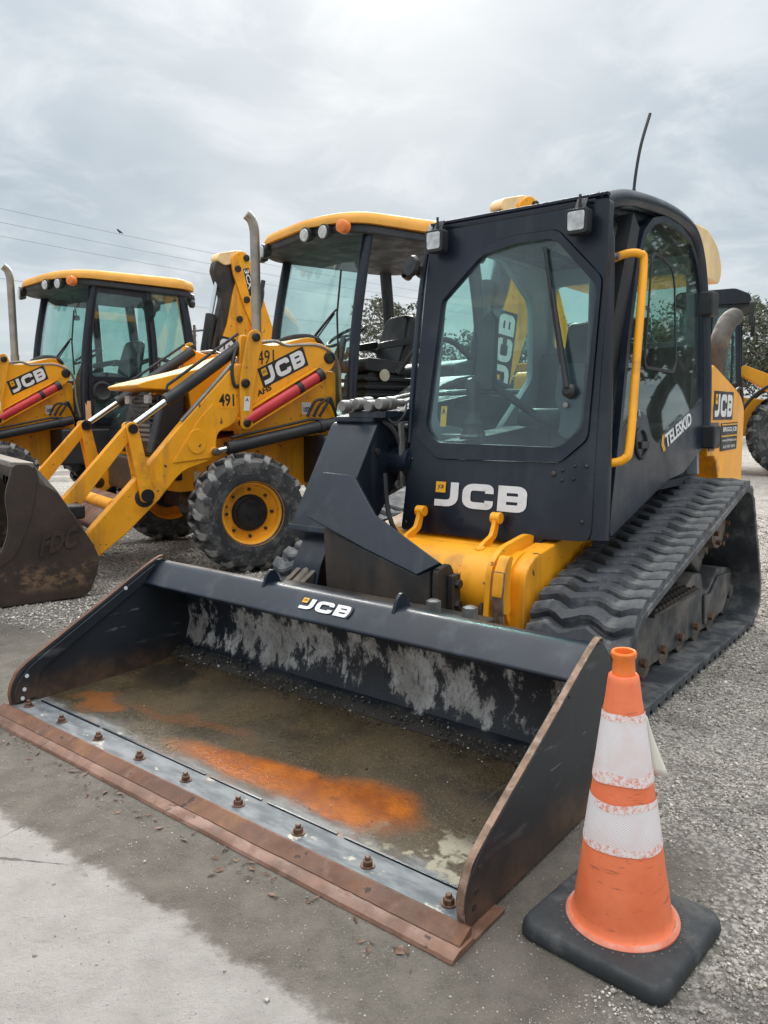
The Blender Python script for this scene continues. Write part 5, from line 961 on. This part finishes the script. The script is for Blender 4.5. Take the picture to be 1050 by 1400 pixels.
    b = MB(); b.tube([(.3, 2.36, 1.7), (.3, 2.40, 1.95)], [.02, .014], 8); b.tube([(-.3, 2.36, 1.7), (-.3, 2.40, 1.95)], [.02, .014], 8); b.build('rear_lever', MT['hose'], BH)
    if closed:
        for sx in (1, -1):
            xd = lambda z: (.765 + .02 * (1 - ((z - 2.0) / .9) ** 2)) * sx
            dr = [(1.16, 1.12), (1.62, 1.12), (1.80, 1.26), (2.02, 1.40), (2.03, 2.1), (1.985, 2.80), (1.28, 2.80), (1.17, 2.1)]; gl2 = [(1.215, 1.70), (1.99, 1.70), (1.985, 2.1), (1.94, 2.72), (1.325, 2.72), (1.225, 2.1)]; gl3 = [(1.22, 1.20), (1.58, 1.20), (1.76, 1.33), (1.97, 1.47), (1.985, 1.64), (1.215, 1.64)]
            b = MB(); b.pf(rp(dr, .03), lambda y, z: (xd(z), y, z), lambda y, z: (xd(z) - .03 * sx, y, z), holes=[rp(gl2, .04), rp(gl3, .04)]); DR = b.build('door', MT['black_panel'], BH, .004)
            for gg in (gl2, gl3):
                b = MB(); b.pf(rp(gg, .04), lambda y, z: (xd(z) - .012 * sx, y, z), lambda y, z: (xd(z) - .017 * sx, y, z)); b.build('door_glass', MT['window_glass'], DR, ang=0)
            qg = [(2.10, 1.66), (2.56, 1.66), (2.56, 2.1), (2.46, 2.80), (2.05, 2.80), (2.09, 2.1)]
            b = MB(); b.pf(rp(qg, .05), lambda y, z: (xd(z) - .02 * sx, y, z), lambda y, z: (xd(z) - .025 * sx, y, z)); b.build('quarter_glass', MT['window_glass'], BH, ang=0)
            b = MB(); b.lathe([(0, 0), (.13, 0), (.13, .02), (.10, .03), (.07, .012), (0, .012)], (xd(1.5) - .005 * sx, 1.33, 1.52), (sx, 0, 0), 26); b.build('door_latch', MT['black_plastic'], DR)
            b = MB(); b.tube([(xd(2.5), 2.05, 2.52), (xd(2.5) + .10 * sx, 2.02, 2.56)], .012, 8); b.lathe([(0, 0), (.13, .01), (.14, .03), (.12, .05), (0, .06)], (xd(2.5) + .10 * sx, 2.0, 2.56), (0, -1, .1), 22); b.build('mirror', MT['black_plastic'], BH)
        put_text('door_lettering', 'T4i', MT['decal_white'], BH, (.797, 1.86, 1.60), (0, .15, 0), (0, 0, .06), (1, 0, 0), bold=.01)
        b = MB(); b.px([(1.10, 1.13), (1.17, 1.13), (1.17, 1.40), (1.10, 1.40)], .788, .792); b.build('post_sticker', MT['sticker_orange'], BH, ang=0)
        b = MB(); b.box(-.70, .70, 2.62, 2.626, 1.80, 2.80); b.build('rear_window', MT['window_glass'], BH, ang=0)
        b = MB(); b.lathe([(0, 0), (.05, 0), (.055, .04), (.03, .06), (0, .06)], (.80, 2.60, 2.70), (1, .5, 0), 16); b.build('rear_lamp', MT['lamp_rear'], BH)
        b = MB(); b.lathe([(.0, 0), (.035, 0), (.04, .05), (.02, .06), (0, .06)], (.1, 1.35, 2.50), (0, 0, -1), 12); b.tube([(.1, 1.35, 2.5), (.1, 1.30, 2.75)], .008, 6); b.build('cab_mirror', MT['hose'], BH)
    # excavator end: stabiliser frame, king post, boom, folded dipper, rams
    b = MB(); b.box(-1.05, 1.05, 3.0, 3.18, .55, 1.15); b.build('stabiliser_frame', Yp, BH, .02)
    for sx in (1, -1):
        b = MB(); b.box(.92 * sx - .09, .92 * sx + .09, 3.02, 3.20, .25, 1.75); b.build('stabiliser_leg', Yp, BH, .02)
        b = MB(); b.box(.92 * sx - .2, .92 * sx + .2, 3.0, 3.24, .18, .25); b.build('stabiliser_foot', MT['hub_grease'], BH, .01)
    b = MB(); b.px(rp([(3.18, .6), (3.18, 1.25), (3.5, 1.25), (3.55, .9), (3.45, .6)], .04), -.26, .06); b.build('king_post', Yp, BH, .01)
    bo = [(3.20, 1.05), (3.10, 1.30), (3.42, 1.90), (3.72, 2.60), (3.84, 3.10), (3.92, 3.30), (4.20, 3.20), (4.18, 2.90), (4.10, 2.40), (3.90, 1.85), (3.55, 1.15)]
    b = MB(); b.px(rp(bo, .08), -.20, .0); BO = b.build('boom', Yp, BH, .012)
    bl = [(3.56, 3.50), (3.52, 3.36), (3.66, 2.98), (3.58, 2.70), (3.32, 1.80), (3.40, 1.76), (3.74, 2.62), (3.86, 3.10), (3.96, 3.35), (3.76, 3.56)]
    b = MB(); b.px(rp(bl, .04), -.17, -.03); b.build('boom_channel', MT['black_rusty'], BH, .01)
    di = [(3.80, 3.58), (3.95, 3.70), (4.08, 3.68), (4.30, 3.20), (4.75, 2.1), (4.95, 1.35), (4.80, 1.30), (4.45, 2.0), (4.02, 2.85), (3.82, 3.35)]
    b = MB(); b.px(rp(di, [.05, .06, .07, .1, .1, .05, .05, .1, .1, .08]), -.005, .030); b.px(rp(di, [.05, .06, .07, .1, .1, .05, .05, .1, .1, .08]), -.230, -.200); DI = b.build('dipper', Yp, BH, .008)
    b = MB(); b.px(rp([(3.56, 3.52), (3.60, 3.62), (3.95, 3.71), (4.05, 3.69), (4.02, 3.55), (3.70, 3.45)], .05), -.20, -.005); b.build('dipper_head', MT['yellow_faded'], BH, .015)
    for (y, z) in ((3.90, 3.42), (4.06, 3.60), (4.05, 2.98), (3.93, 2.68)):
        b = MB(); b.lathe([(0, 0), (.05, 0), (.05, .03), (.03, .035), (0, .035)], (.028 if z > 2.8 else -.002, y, z), (1, 0, 0), 16); b.build('boom_pin', MT['hub_grease'], BH)
    b = MB(); b.cyl((-.10, 3.66, 3.42), (-.10, 3.46, 2.60), .033, n=16); b.build('boom_ram_rod', MT['chrome'], BH)
    b = MB(); b.cyl((-.10, 3.49, 2.72), (-.10, 3.30, 1.80), .078, n=20); b.build('boom_ram', MT['black_plastic'], BH)
    b = MB(); b.cyl((.05, 4.36, 3.30), (.05, 4.12, 2.2), .035, n=12); b.tube(curve([(.06, 3.95, 1.9), (.08, 4.1, 2.4), (.10, 4.3, 3.0), (.06, 4.34, 3.2)], 6), .018, 8); b.build('dipper_ram', MT['black_plastic'], BH)
    b = MB(); b.tube(curve([(-.02, 3.40, 2.60), (.02, 3.36, 2.2), (0.02, 3.32, 1.9), (-.05, 3.28, 1.7)], 6), .014, 8); b.build('boom_hose', MT['hose'], BH)
    ax = Vector((0, .14, .99)).normalized(); lx = Vector((0, -ax.z, ax.y)); nrm_ = Vector((1, 0, 0))
    logo(BO, Vector((.0005, 3.715, 1.57)), ax * .78, lx * .245, nrm_, MT['decal_black'], .12)
    ax2 = Vector((0, .27, -.963)).normalized(); up2 = Vector((0, .963, .27))
    b = MB(); o_ = Vector((.0305, 4.02, 3.56)); b.add([o_ + ax2 * a + up2 * c_ for a, c_ in ((0, -.055), (.11, -.055), (.11, .055), (0, .055))], [(0, 1, 2, 3)]); b.build('dipper_decal', MT['decal_yellow'], DI, ang=0)
    b = MB(); b.add([o_ + ax2 * a + up2 * c_ for a, c_ in ((.115, -.055), (.52, -.055), (.52, .055), (.115, .055))], [(0, 1, 2, 3)]); b.build('dipper_decal', MT['decal_black'], DI, ang=0)
    put_text('dipper_lettering', '3CX', MT['decal_white'], DI, o_ + ax2 * .13 - up2 * .042, ax2 * .30, up2 * .085, nrm_, bold=.03)
    b = MB(); b.px(rp([(4.72, 1.45), (4.55, 1.0), (4.75, .75), (5.05, .85), (5.10, 1.3), (4.95, 1.45)], .06), -.45, .25); b.build('digger_bucket', MT['bucket_brown'], BH, .02)
    return BH
backhoe((-1.62278, 6.84107, 0), R(-55), 'yellow backhoe loader with open canopy cab and fleet number 491 stencilled on its arm', False, '491')
backhoe((-5.0, 9.3, 0), R(-45), 'yellow backhoe loader with closed glazed cab and door, parked beyond the one numbered 491', True, None)
# ------------------------------------------------------------------ wheel loader behind the track loader
WL = thing('wheel_loader', 'yellow wheel loader with large black tyres parked behind the track loader', 'wheel loader', (8.6, 16.3, 0), R(64)); WL.scale = (1.1, 1.1, 1.1)
for sx in (1, -1):
    for yy in (0, 2.9): wheel(WL, 'wheel', (.98 * sx, yy, .78), .78, .55, .40, sx, 20, 0, sx > 0 and False)
b = MB(); b.px(rp([(-.4, .7), (-.4, 1.3), (1.0, 1.45), (1.3, 1.2), (1.3, .7)], .05), -.45, .45); b.px(rp([(1.3, .7), (1.3, 1.6), (4.2, 1.6), (4.3, .8)], .06), -.55, .55); b.build('chassis', MT['yellow_clean'], WL, .02)
b = MB(); b.px(rp([(2.1, 1.55), (2.1, 2.28), (2.6, 2.35), (3.9, 2.15), (4.4, 1.85), (4.4, 1.2), (3.9, 1.2)], .12), -.60, .60); b.build('bonnet', MT['yellow_clean'], WL, .05, 3)
for sx in (1, -1):
    for yy in (0, 2.9):
        b = MB(); ring = [(yy + .98 * math.cos(a), .78 + .98 * math.sin(a)) for a in [R(10 + k * 10) for k in range(15)]]; ri = [(yy + .93 * math.cos(a), .78 + .93 * math.sin(a)) for a in [R(10 + k * 10) for k in range(14, -1, -1)]]; b.px(ring + ri, .66 * sx, 1.28 * sx); b.build('fender', MT['black_plastic'], WL, .02)
    b = MB(); b.px(rp([(-.9, .9), (-.75, 1.15), (.2, 1.75), (.9, 2.05), (1.0, 1.9), (.3, 1.45)], .06), .38 * sx, .50 * sx); b.build('lift_arm', MT['yellow_clean'], WL, .01)
    b = MB(); b.box(min(.85 * sx, 1.18 * sx), max(.85 * sx, 1.18 * sx), 1.15, 1.55, .55, .60); b.box(min(.85 * sx, 1.18 * sx), max(.85 * sx, 1.18 * sx), 1.15, 1.55, .95, 1.0); b.box(min(.84 * sx, .90 * sx), max(.84 * sx, .90 * sx), 1.12, 1.18, .5, 1.45); b.box(min(.84 * sx, .90 * sx), max(.84 * sx, .90 * sx), 1.52, 1.58, .5, 1.45); b.build('step', MT['yellow_clean'], WL, .006)
    b = MB(); b.tube(curve([(.95 * sx, 1.1, 1.5), (1.0 * sx, 1.08, 1.9), (1.02 * sx, 1.1, 2.6), (.95 * sx, 1.15, 3.0), (.75 * sx, 1.2, 3.1)], 5), .02, 8); b.build('handrail', MT['hose'], WL)
    b = MB(); b.tube([(.75 * sx, .98, 2.9), (1.12 * sx, .80, 2.95)], .016, 8); b.py(rp([(1.0 * sx, 2.70), (1.26 * sx, 2.70), (1.26 * sx, 3.12), (1.0 * sx, 3.12)], .05), .76, .84); b.build('mirror', MT['black_plastic'], WL, .02)
    for yy, y2 in ((.95, 1.05), (2.05, 2.0), (1.5, 1.5)):
        b = MB(); b.tube([(.78 * sx, yy, 1.6), (.74 * sx, y2, 3.15)], .045, 10); b.build('cab_post', MT['black_panel'], WL)
    b = MB(); b.px([(.98, 1.7), (2.02, 1.7), (1.98, 3.1), (1.06, 3.1)], .75 * sx, .757 * sx); b.build('side_window', MT['window_glass'], WL, ang=0)
    b = MB(); b.lathe([(0, 0), (.07, 0), (.08, .06), (.07, .07), (0, .08)], (.6 * sx, .88, 3.25), (0, -1, -.1), 16); b.build('work_lamp', MT['lamp_lens'], WL)
    b = MB(); b.lathe([(0, 0), (.09, 0), (.1, .06), (.09, .08), (0, .09)], (.75 * sx, .0, 1.95), (0, -1, 0), 16); b.tube([(.5 * sx, .3, 1.6), (.75 * sx, .06, 1.95)], .02, 8); b.build('headlamp', MT['lamp_lens'], WL)
b = MB(); b.py([(-.73, 1.7), (.73, 1.7), (.70, 3.1), (-.70, 3.1)], 1.0, 1.007); b.build('windscreen', MT['window_glass'], WL, ang=0)
b = MB(); b.py([(-.73, 1.7), (.73, 1.7), (.70, 3.1), (-.70, 3.1)], 2.03, 2.037); b.build('rear_window', MT['window_glass'], WL, ang=0)
b = MB(); b.box(-.78, .78, .95, 2.06, 1.3, 1.7); b.build('cab_base', MT['black_plastic'], WL, .03)
b = MB(); b.px(rp([(.82, 3.13), (.84, 3.30), (1.1, 3.42), (2.1, 3.40), (2.2, 3.13)], .06), -.86, .86); b.build('cab_roof', MT['black_panel'], WL, .05, 3)
b = MB(); b.box(-.80, .80, .80, 2.12, 3.08, 3.14); b.build('roof_lining', MT['canopy_lining'], WL, .01)
b = MB(); b.px(rp([(1.35, 1.7), (1.4, 2.0), (1.75, 2.0), (1.85, 2.6), (1.95, 2.6), (1.95, 1.7)], .05), -.25, .25); b.build('seat', MT['seat_vinyl'], WL, .03)
b = MB(); b.px(rp([(-1.8, .05), (-1.3, .05), (-.95, .35), (-.95, 1.0), (-1.15, 1.35), (-1.0, .7), (-1.3, .2), (-2.1, .1), (-2.1, .05)], .05), -1.35, 1.35); b.build('shovel', MT['bucket_brown'], WL, .01)
# ------------------------------------------------------------------ traffic cone
TC = thing('traffic_cone', 'weathered orange traffic cone with two white reflective bands on a black rubber base', 'traffic cone', (.576, 1.722, 0), R(47))
sq = rp([(-.181, -.181), (.181, -.181), (.181, .181), (-.181, .181)], .046, 6)
b = MB(); n = len(sq); lay = [(1.0, .004), (1.012, .012), (1.0, .030), (.965, .041), (.93, .043), (.60, .044)]
b.add([(x * s_, y * s_, z) for s_, z in lay for x, y in sq], [tuple(range(n - 1, -1, -1)), tuple(range((len(lay) - 1) * n, len(lay) * n))] + [(k * n + i, k * n + (i + 1) % n, (k + 1) * n + (i + 1) % n, (k + 1) * n + i) for k in range(len(lay) - 1) for i in range(n)]); BS = b.build('base', MT['cone_rubber'], TC, ang=50)
for sx, sy in ((1, 1), (1, -1), (-1, 1), (-1, -1)):
    b = MB(); b.box(sx * .14 - .03, sx * .14 + .03, sy * .14 - .03, sy * .14 + .03, 0, .006); b.build('foot_pad', MT['cone_rubber'], BS)
rv = MB().lathe([(0, 0), (.0030, 0), (.0026, .0012), (0, .0015)], (0, 0, 0), (0, 0, 1), 8).mesh('rivet', MT['grease_steel'])
for k in range(40):
    a = k / 40 * 6.2832; inst('rivet', rv, BS, Matrix.Translation((.143 * math.cos(a), .143 * math.sin(a), .0438)))
Z0 = .046; r_at = lambda z: .114 + (.034 - .114) * (z - .07) / (.655 - .07)
lean = Matrix.Translation((0, 0, .05)) @ Matrix.Rotation(R(-47), 4, 'Z') @ Matrix.Rotation(R(-2.2), 4, 'Y') @ Matrix.Rotation(R(1.0), 4, 'X') @ Matrix.Rotation(R(47), 4, 'Z') @ Matrix.Translation((0, 0, -.05))
b = MB(); prof = [(.132, .043), (.131, .050), (.124, .054), (.1165, .062), (r_at(.08), .08)] + [(r_at(z) + .0006 * math.sin(z * 60), z) for z in np.linspace(.1, .60, 22)] + [(r_at(.64), .64), (r_at(.655), .652), (.030, .656), (.026, .655), (.03, .5)]
b.lathe(prof, (0, 0, 0), (0, 0, 1), 56); o = b.build('cone_body', MT['cone_orange'], TC, ang=50); o.matrix_local = lean
b = MB(); b.lathe([(.1320, .0445), (.1330, .0485), (.129, .0530), (.1225, .0560), (.1225, .050)], (0, 0, 0), (0, 0, 1), 56, closed=True); o = b.build('cone_flange', MT['cone_flange'], TC); o.matrix_local = lean
b = MB(); b.lathe([(.027, .640), (.0255, .668), (.0245, .690), (.0285, .697), (.029, .706), (.0265, .710), (.0215, .709), (.020, .698), (.020, .64)], (0, 0, 0), (0, 0, 1), 40, closed=True); o = b.build('cone_collar', MT['cone_collar'], TC); o.matrix_local = lean
def band(z0, z1, name, m, off=.0016, a0=0., a1=6.2832, n=56, wav=.0):
    b = MB(); vs = []; fs = []; full = a1 - a0 > 6.2
    N = n if full else n + 1; zs_ = np.linspace(z0, z1, 6)
    for z in zs_:
        for k in range(N):
            a = a0 + (a1 - a0) * k / n; zz_ = z + wav * math.sin(a * 3 + z * 40); r_ = r_at(zz_) + off; vs.append((r_ * math.cos(a), r_ * math.sin(a), zz_))
    for i in range(5):
        for k in range(n): fs.append((i * N + k, i * N + (k + 1) % N if full else i * N + k + 1, (i + 1) * N + (k + 1) % N if full else (i + 1) * N + k + 1, (i + 1) * N + k))
    b.add(vs, fs); o = b.build(name, m, TC, ang=60); o.matrix_local = lean; return o
band(.412, .570, 'reflective_band', MT['cone_tape']); band(.252, .365, 'reflective_band', MT['cone_tape'])
band(.555, .571, 'worn_band_edge', MT['cone_tape_worn'], .0022, wav=.002); band(.408, .434, 'worn_band_edge', MT['cone_tape_worn'], .0022, wav=.004)
band(.250, .268, 'worn_band_edge', MT['cone_tape_worn'], .0022, wav=.003); band(.350, .367, 'worn_band_edge', MT['cone_tape_worn'], .0022, R(150), R(290), 30, .003)
# band seam and the loose flap of tape standing off on the far right
a0 = R(-47 - 8 ); a0 = R(-42 - 12)
flap = MB(); vs = []; fs = []
for i, z in enumerate(np.linspace(.405, .560, 9)):
    base_r = r_at(z) + .003; out = .050 * ((.565 - z) / .16) ** 1.3
    for k in range(5):
        t_ = k / 4; a = a0 + .10 * (1 - t_); r_ = base_r + out * t_; vs.append((r_ * math.cos(a) + .006 * t_ * t_, r_ * math.sin(a) + .02 * t_ * t_ * (out / .05), z - .010 * t_))
    if i:
        for k in range(4): q_ = i * 5 + k; fs.append((q_ - 5, q_ - 4, q_ + 1, q_))
flap.add(vs, fs); o = flap.build('tape_flap', MT['tape_back'], TC, ang=60); o.matrix_local = lean; md = o.modifiers.new('s', 'SOLIDIFY'); md.thickness = .0012
b = MB(); vs = []
for z in (.252, .365):
    for a in (a0 - .02, a0 + .02): vs.append(((r_at(z) + .0032) * math.cos(a), (r_at(z) + .0032) * math.sin(a), z))
b.add(vs, [(0, 1, 3, 2)]); o = b.build('tape_seam', MT['steel'], TC, ang=0); o.matrix_local = lean
# ------------------------------------------------------------------ trees
def tree(loc, h, w, leafm, label, group, seed, nleaf=7000, lf=.13, base=.18, airy=.6):
    r = np.random.default_rng(seed); T = thing('tree', label, 'tree', loc, r.uniform(0, 6), group)
    b = MB(); tips = []
    tr = [Vector((0, 0, -.1)), Vector((.05 * w * r.normal(), .05 * w * r.normal(), h * .22)), Vector((.08 * w * r.normal(), .08 * w * r.normal(), h * .45)), Vector((.1 * w * r.normal(), .1 * w * r.normal(), h * .75))]
    b.tube(curve(tr, 4), list(np.linspace(h * .030, h * .008, 13)), 8)
    for k in range(11):
        s_ = tr[1] + (tr[3] - tr[1]) * r.uniform(0, .9); a = r.uniform(0, 6.283); L = w * r.uniform(.28, .52); e = s_ + Vector((math.cos(a) * L, math.sin(a) * L, L * r.uniform(.15, .9))); m_ = (s_ + e) / 2 + Vector((0, 0, L * .12))
        b.tube([s_, m_, e], [h * .012, h * .008, h * .003], 5); tips.append(e); tips.append(m_)
        for j in range(2):
            e2 = e + Vector((r.normal() * .18 * w, r.normal() * .18 * w, r.normal() * .08 * h)); b.tube([e, e2], [h * .004, h * .0015], 4); tips.append(e2)
    tips.append(tr[3] + Vector((0, 0, h * .12))); b.build('trunk', MT['bark'], T)
    C_ = np.array([list(t) for t in tips]); C_[:, 2] = np.clip(C_[:, 2], h * base + .05 * h, h * .95)
    ci = r.integers(0, len(C_), nleaf); rad = r.uniform(.07, .19, len(C_)) * w
    d = r.normal(size=(nleaf, 3)); d /= np.linalg.norm(d, axis=1)[:, None]; P = C_[ci] + d * (rad[ci] * r.uniform(.25, 1.0, nleaf) ** airy)[:, None] * np.array([1, 1, .75]); P[:, 2] = np.maximum(P[:, 2], h * base * .6)
    u = r.normal(size=(nleaf, 3)); u /= np.linalg.norm(u, axis=1)[:, None]; q = np.cross(u, r.normal(size=(nleaf, 3))); q /= np.linalg.norm(q, axis=1)[:, None]; s_ = lf * r.uniform(.5, 1.3, nleaf)[:, None]
    V = np.stack([P - u * s_, P + q * s_ * .45, P + u * s_, P - q * s_ * .45], 1)
    me = bpy.data.meshes.new('crown'); me.vertices.add(nleaf * 4); me.vertices.foreach_set('co', V.reshape(-1).astype(np.float32)); me.loops.add(nleaf * 4); me.loops.foreach_set('vertex_index', np.arange(nleaf * 4, dtype=np.int32)); me.polygons.add(nleaf); me.polygons.foreach_set('loop_start', np.arange(0, nleaf * 4, 4, dtype=np.int32))
    at = me.attributes.new('shade', 'FLOAT', 'FACE'); at.data.foreach_set('value', np.clip(r.normal(.45, .2, nleaf) + .25 * (r.uniform(0, 1, len(C_))[ci] - .5), 0, 1).astype(np.float32))
    me.materials.append(leafm); me.update(calc_edges=True); o = bpy.data.objects.new('crown', me); col.objects.link(o); o.parent = T
G1 = 'trees along the back of the yard'
spots = [(1.7, 36, 6.2, 5.5), (4.6, 39, 5.6, 5.5), (8.2, 37, 6.0, 6.0), (12.0, 38, 6.6, 6.5), (15.5, 36, 6.0, 6.0), (17.6, 33, 5.6, 5.5), (20.5, 37, 6.8, 6.5), (24.5, 38, 7.0, 6.5)]
TLAB = ['grey-green tree in the treeline, seen behind the seat of the open canopy cab', 'dark green tree in the treeline, seen through the track loader windscreen', 'grey-green tree in the treeline hidden behind the track loader cab', 'dark green tree in the treeline behind the track loader engine cover',
        'grey-green tree in the treeline just behind the wheel loader cab', 'dark green low tree in the treeline right behind the wheel loader tyres', 'grey-green tree in the treeline past the wheel loader', 'dark green tree at the end of the treeline past the wheel loader']
for i, (x, y, h_, w_) in enumerate(spots):
    tree((x, y, 0), h_, w_, MT['leaf_oak' if i % 2 else 'leaf_grey'], TLAB[i], G1, 100 + i, 6500, .11, .12, .45)
G2 = 'trees beside the yard entrance'
for i, (x, y, h_, w_) in enumerate([(13.5, 12.5, 8.6, 6.5), (17.5, 14.5, 9.6, 7.5), (15.5, 8.5, 8.0, 6.5), (20, 10.5, 9.5, 7), (12.5, 18.0, 7.5, 5.5)]):
    tree((x, y, 0), h_, w_, MT['leaf_oak'], ['tall open oak beside the yard, mirrored in the track loader door glass', 'taller oak standing behind the first of the yard side', 'low spreading oak nearest the road beside the yard', 'broad oak farthest from the yard beside the road', 'short oak beside the wheel loader at the yard side'][i], G2, 200 + i, 3400, .12, .25, .45)
# ------------------------------------------------------------------ power line
p0 = Vector((-24.5, 17.8, 0)); p1 = Vector((10.5, 60, 0)); dl = (p1 - p0)
def pole(loc, h_, label):
    T = thing('utility_pole', label, 'utility pole', loc, math.atan2(dl.y, dl.x)); b = MB(); b.tube([(0, 0, -.2), (0, 0, h_)], [.15, .10], 12); b.build('pole', MT['pole_wood'], T)
    b = MB(); b.box(-.06, .06, -1.0, 1.0, h_ - .5, h_ - .38); b.build('cross_arm', MT['pole_wood'], T)
    for z in (h_ - .25, h_ - .75, h_ - 1.25):
        b = MB(); b.lathe([(0, 0), (.05, 0), (.06, .05), (.03, .12), (0, .12)], (.08, -.12, z - .06), (0, 0, 1), 10); b.build('insulator', MT['lamp_lens'], T)
pole(tuple(p0), 9.6, 'wooden utility pole at the near end of the overhead wires'); pole(tuple(p1), 9.6, 'wooden utility pole at the far end of the overhead wires')
pole((-14.0, 58, 0), 7.7, 'distant short utility pole seen between the two backhoe loaders')
sag = lambda zt, s_: p0 + dl * s_ + Vector((.12, -.1, zt - 2.6 * s_ * (1 - s_)))
for k, zt in enumerate((9.35, 8.85, 8.35, 6.8)):
    b = MB(); b.tube([sag(zt, s_) for s_ in np.linspace(0, 1, 24)], .007, 5); o = b.build('overhead_wire', MT['cable']); tag(o, ['topmost overhead wire on the utility poles, with a small bird on it', 'second overhead wire below the one with the bird', 'third overhead wire down from the pole tops', 'lowest overhead cable on the utility poles'][k], 'wire', 'overhead wires')
bp = sag(9.35, .378); BD = thing('bird', 'tiny dark bird perched on the topmost overhead wire', 'bird', tuple(bp), R(40))
b = MB(); b.tube(curve([(.17, 0, .05), (.10, 0, .075), (.03, 0, .10), (-.04, 0, .14), (-.075, 0, .175), (-.10, 0, .17), (-.125, 0, .165)], 3), [.006, .010, .016, .022, .034, .042, .046, .048, .046, .042, .036, .032, .030, .030, .028, .022, .012, .006, .002], 10); b.build('body', MT['bird_feather'], BD)
b = MB(); b.tube([(.005, .012, .0), (.0, .015, .07)], .004, 5); b.build('leg', MT['bird_feather'], BD)
b = MB(); b.tube([(.005, -.012, .0), (.0, -.015, .07)], .004, 5); b.build('leg', MT['bird_feather'], BD)
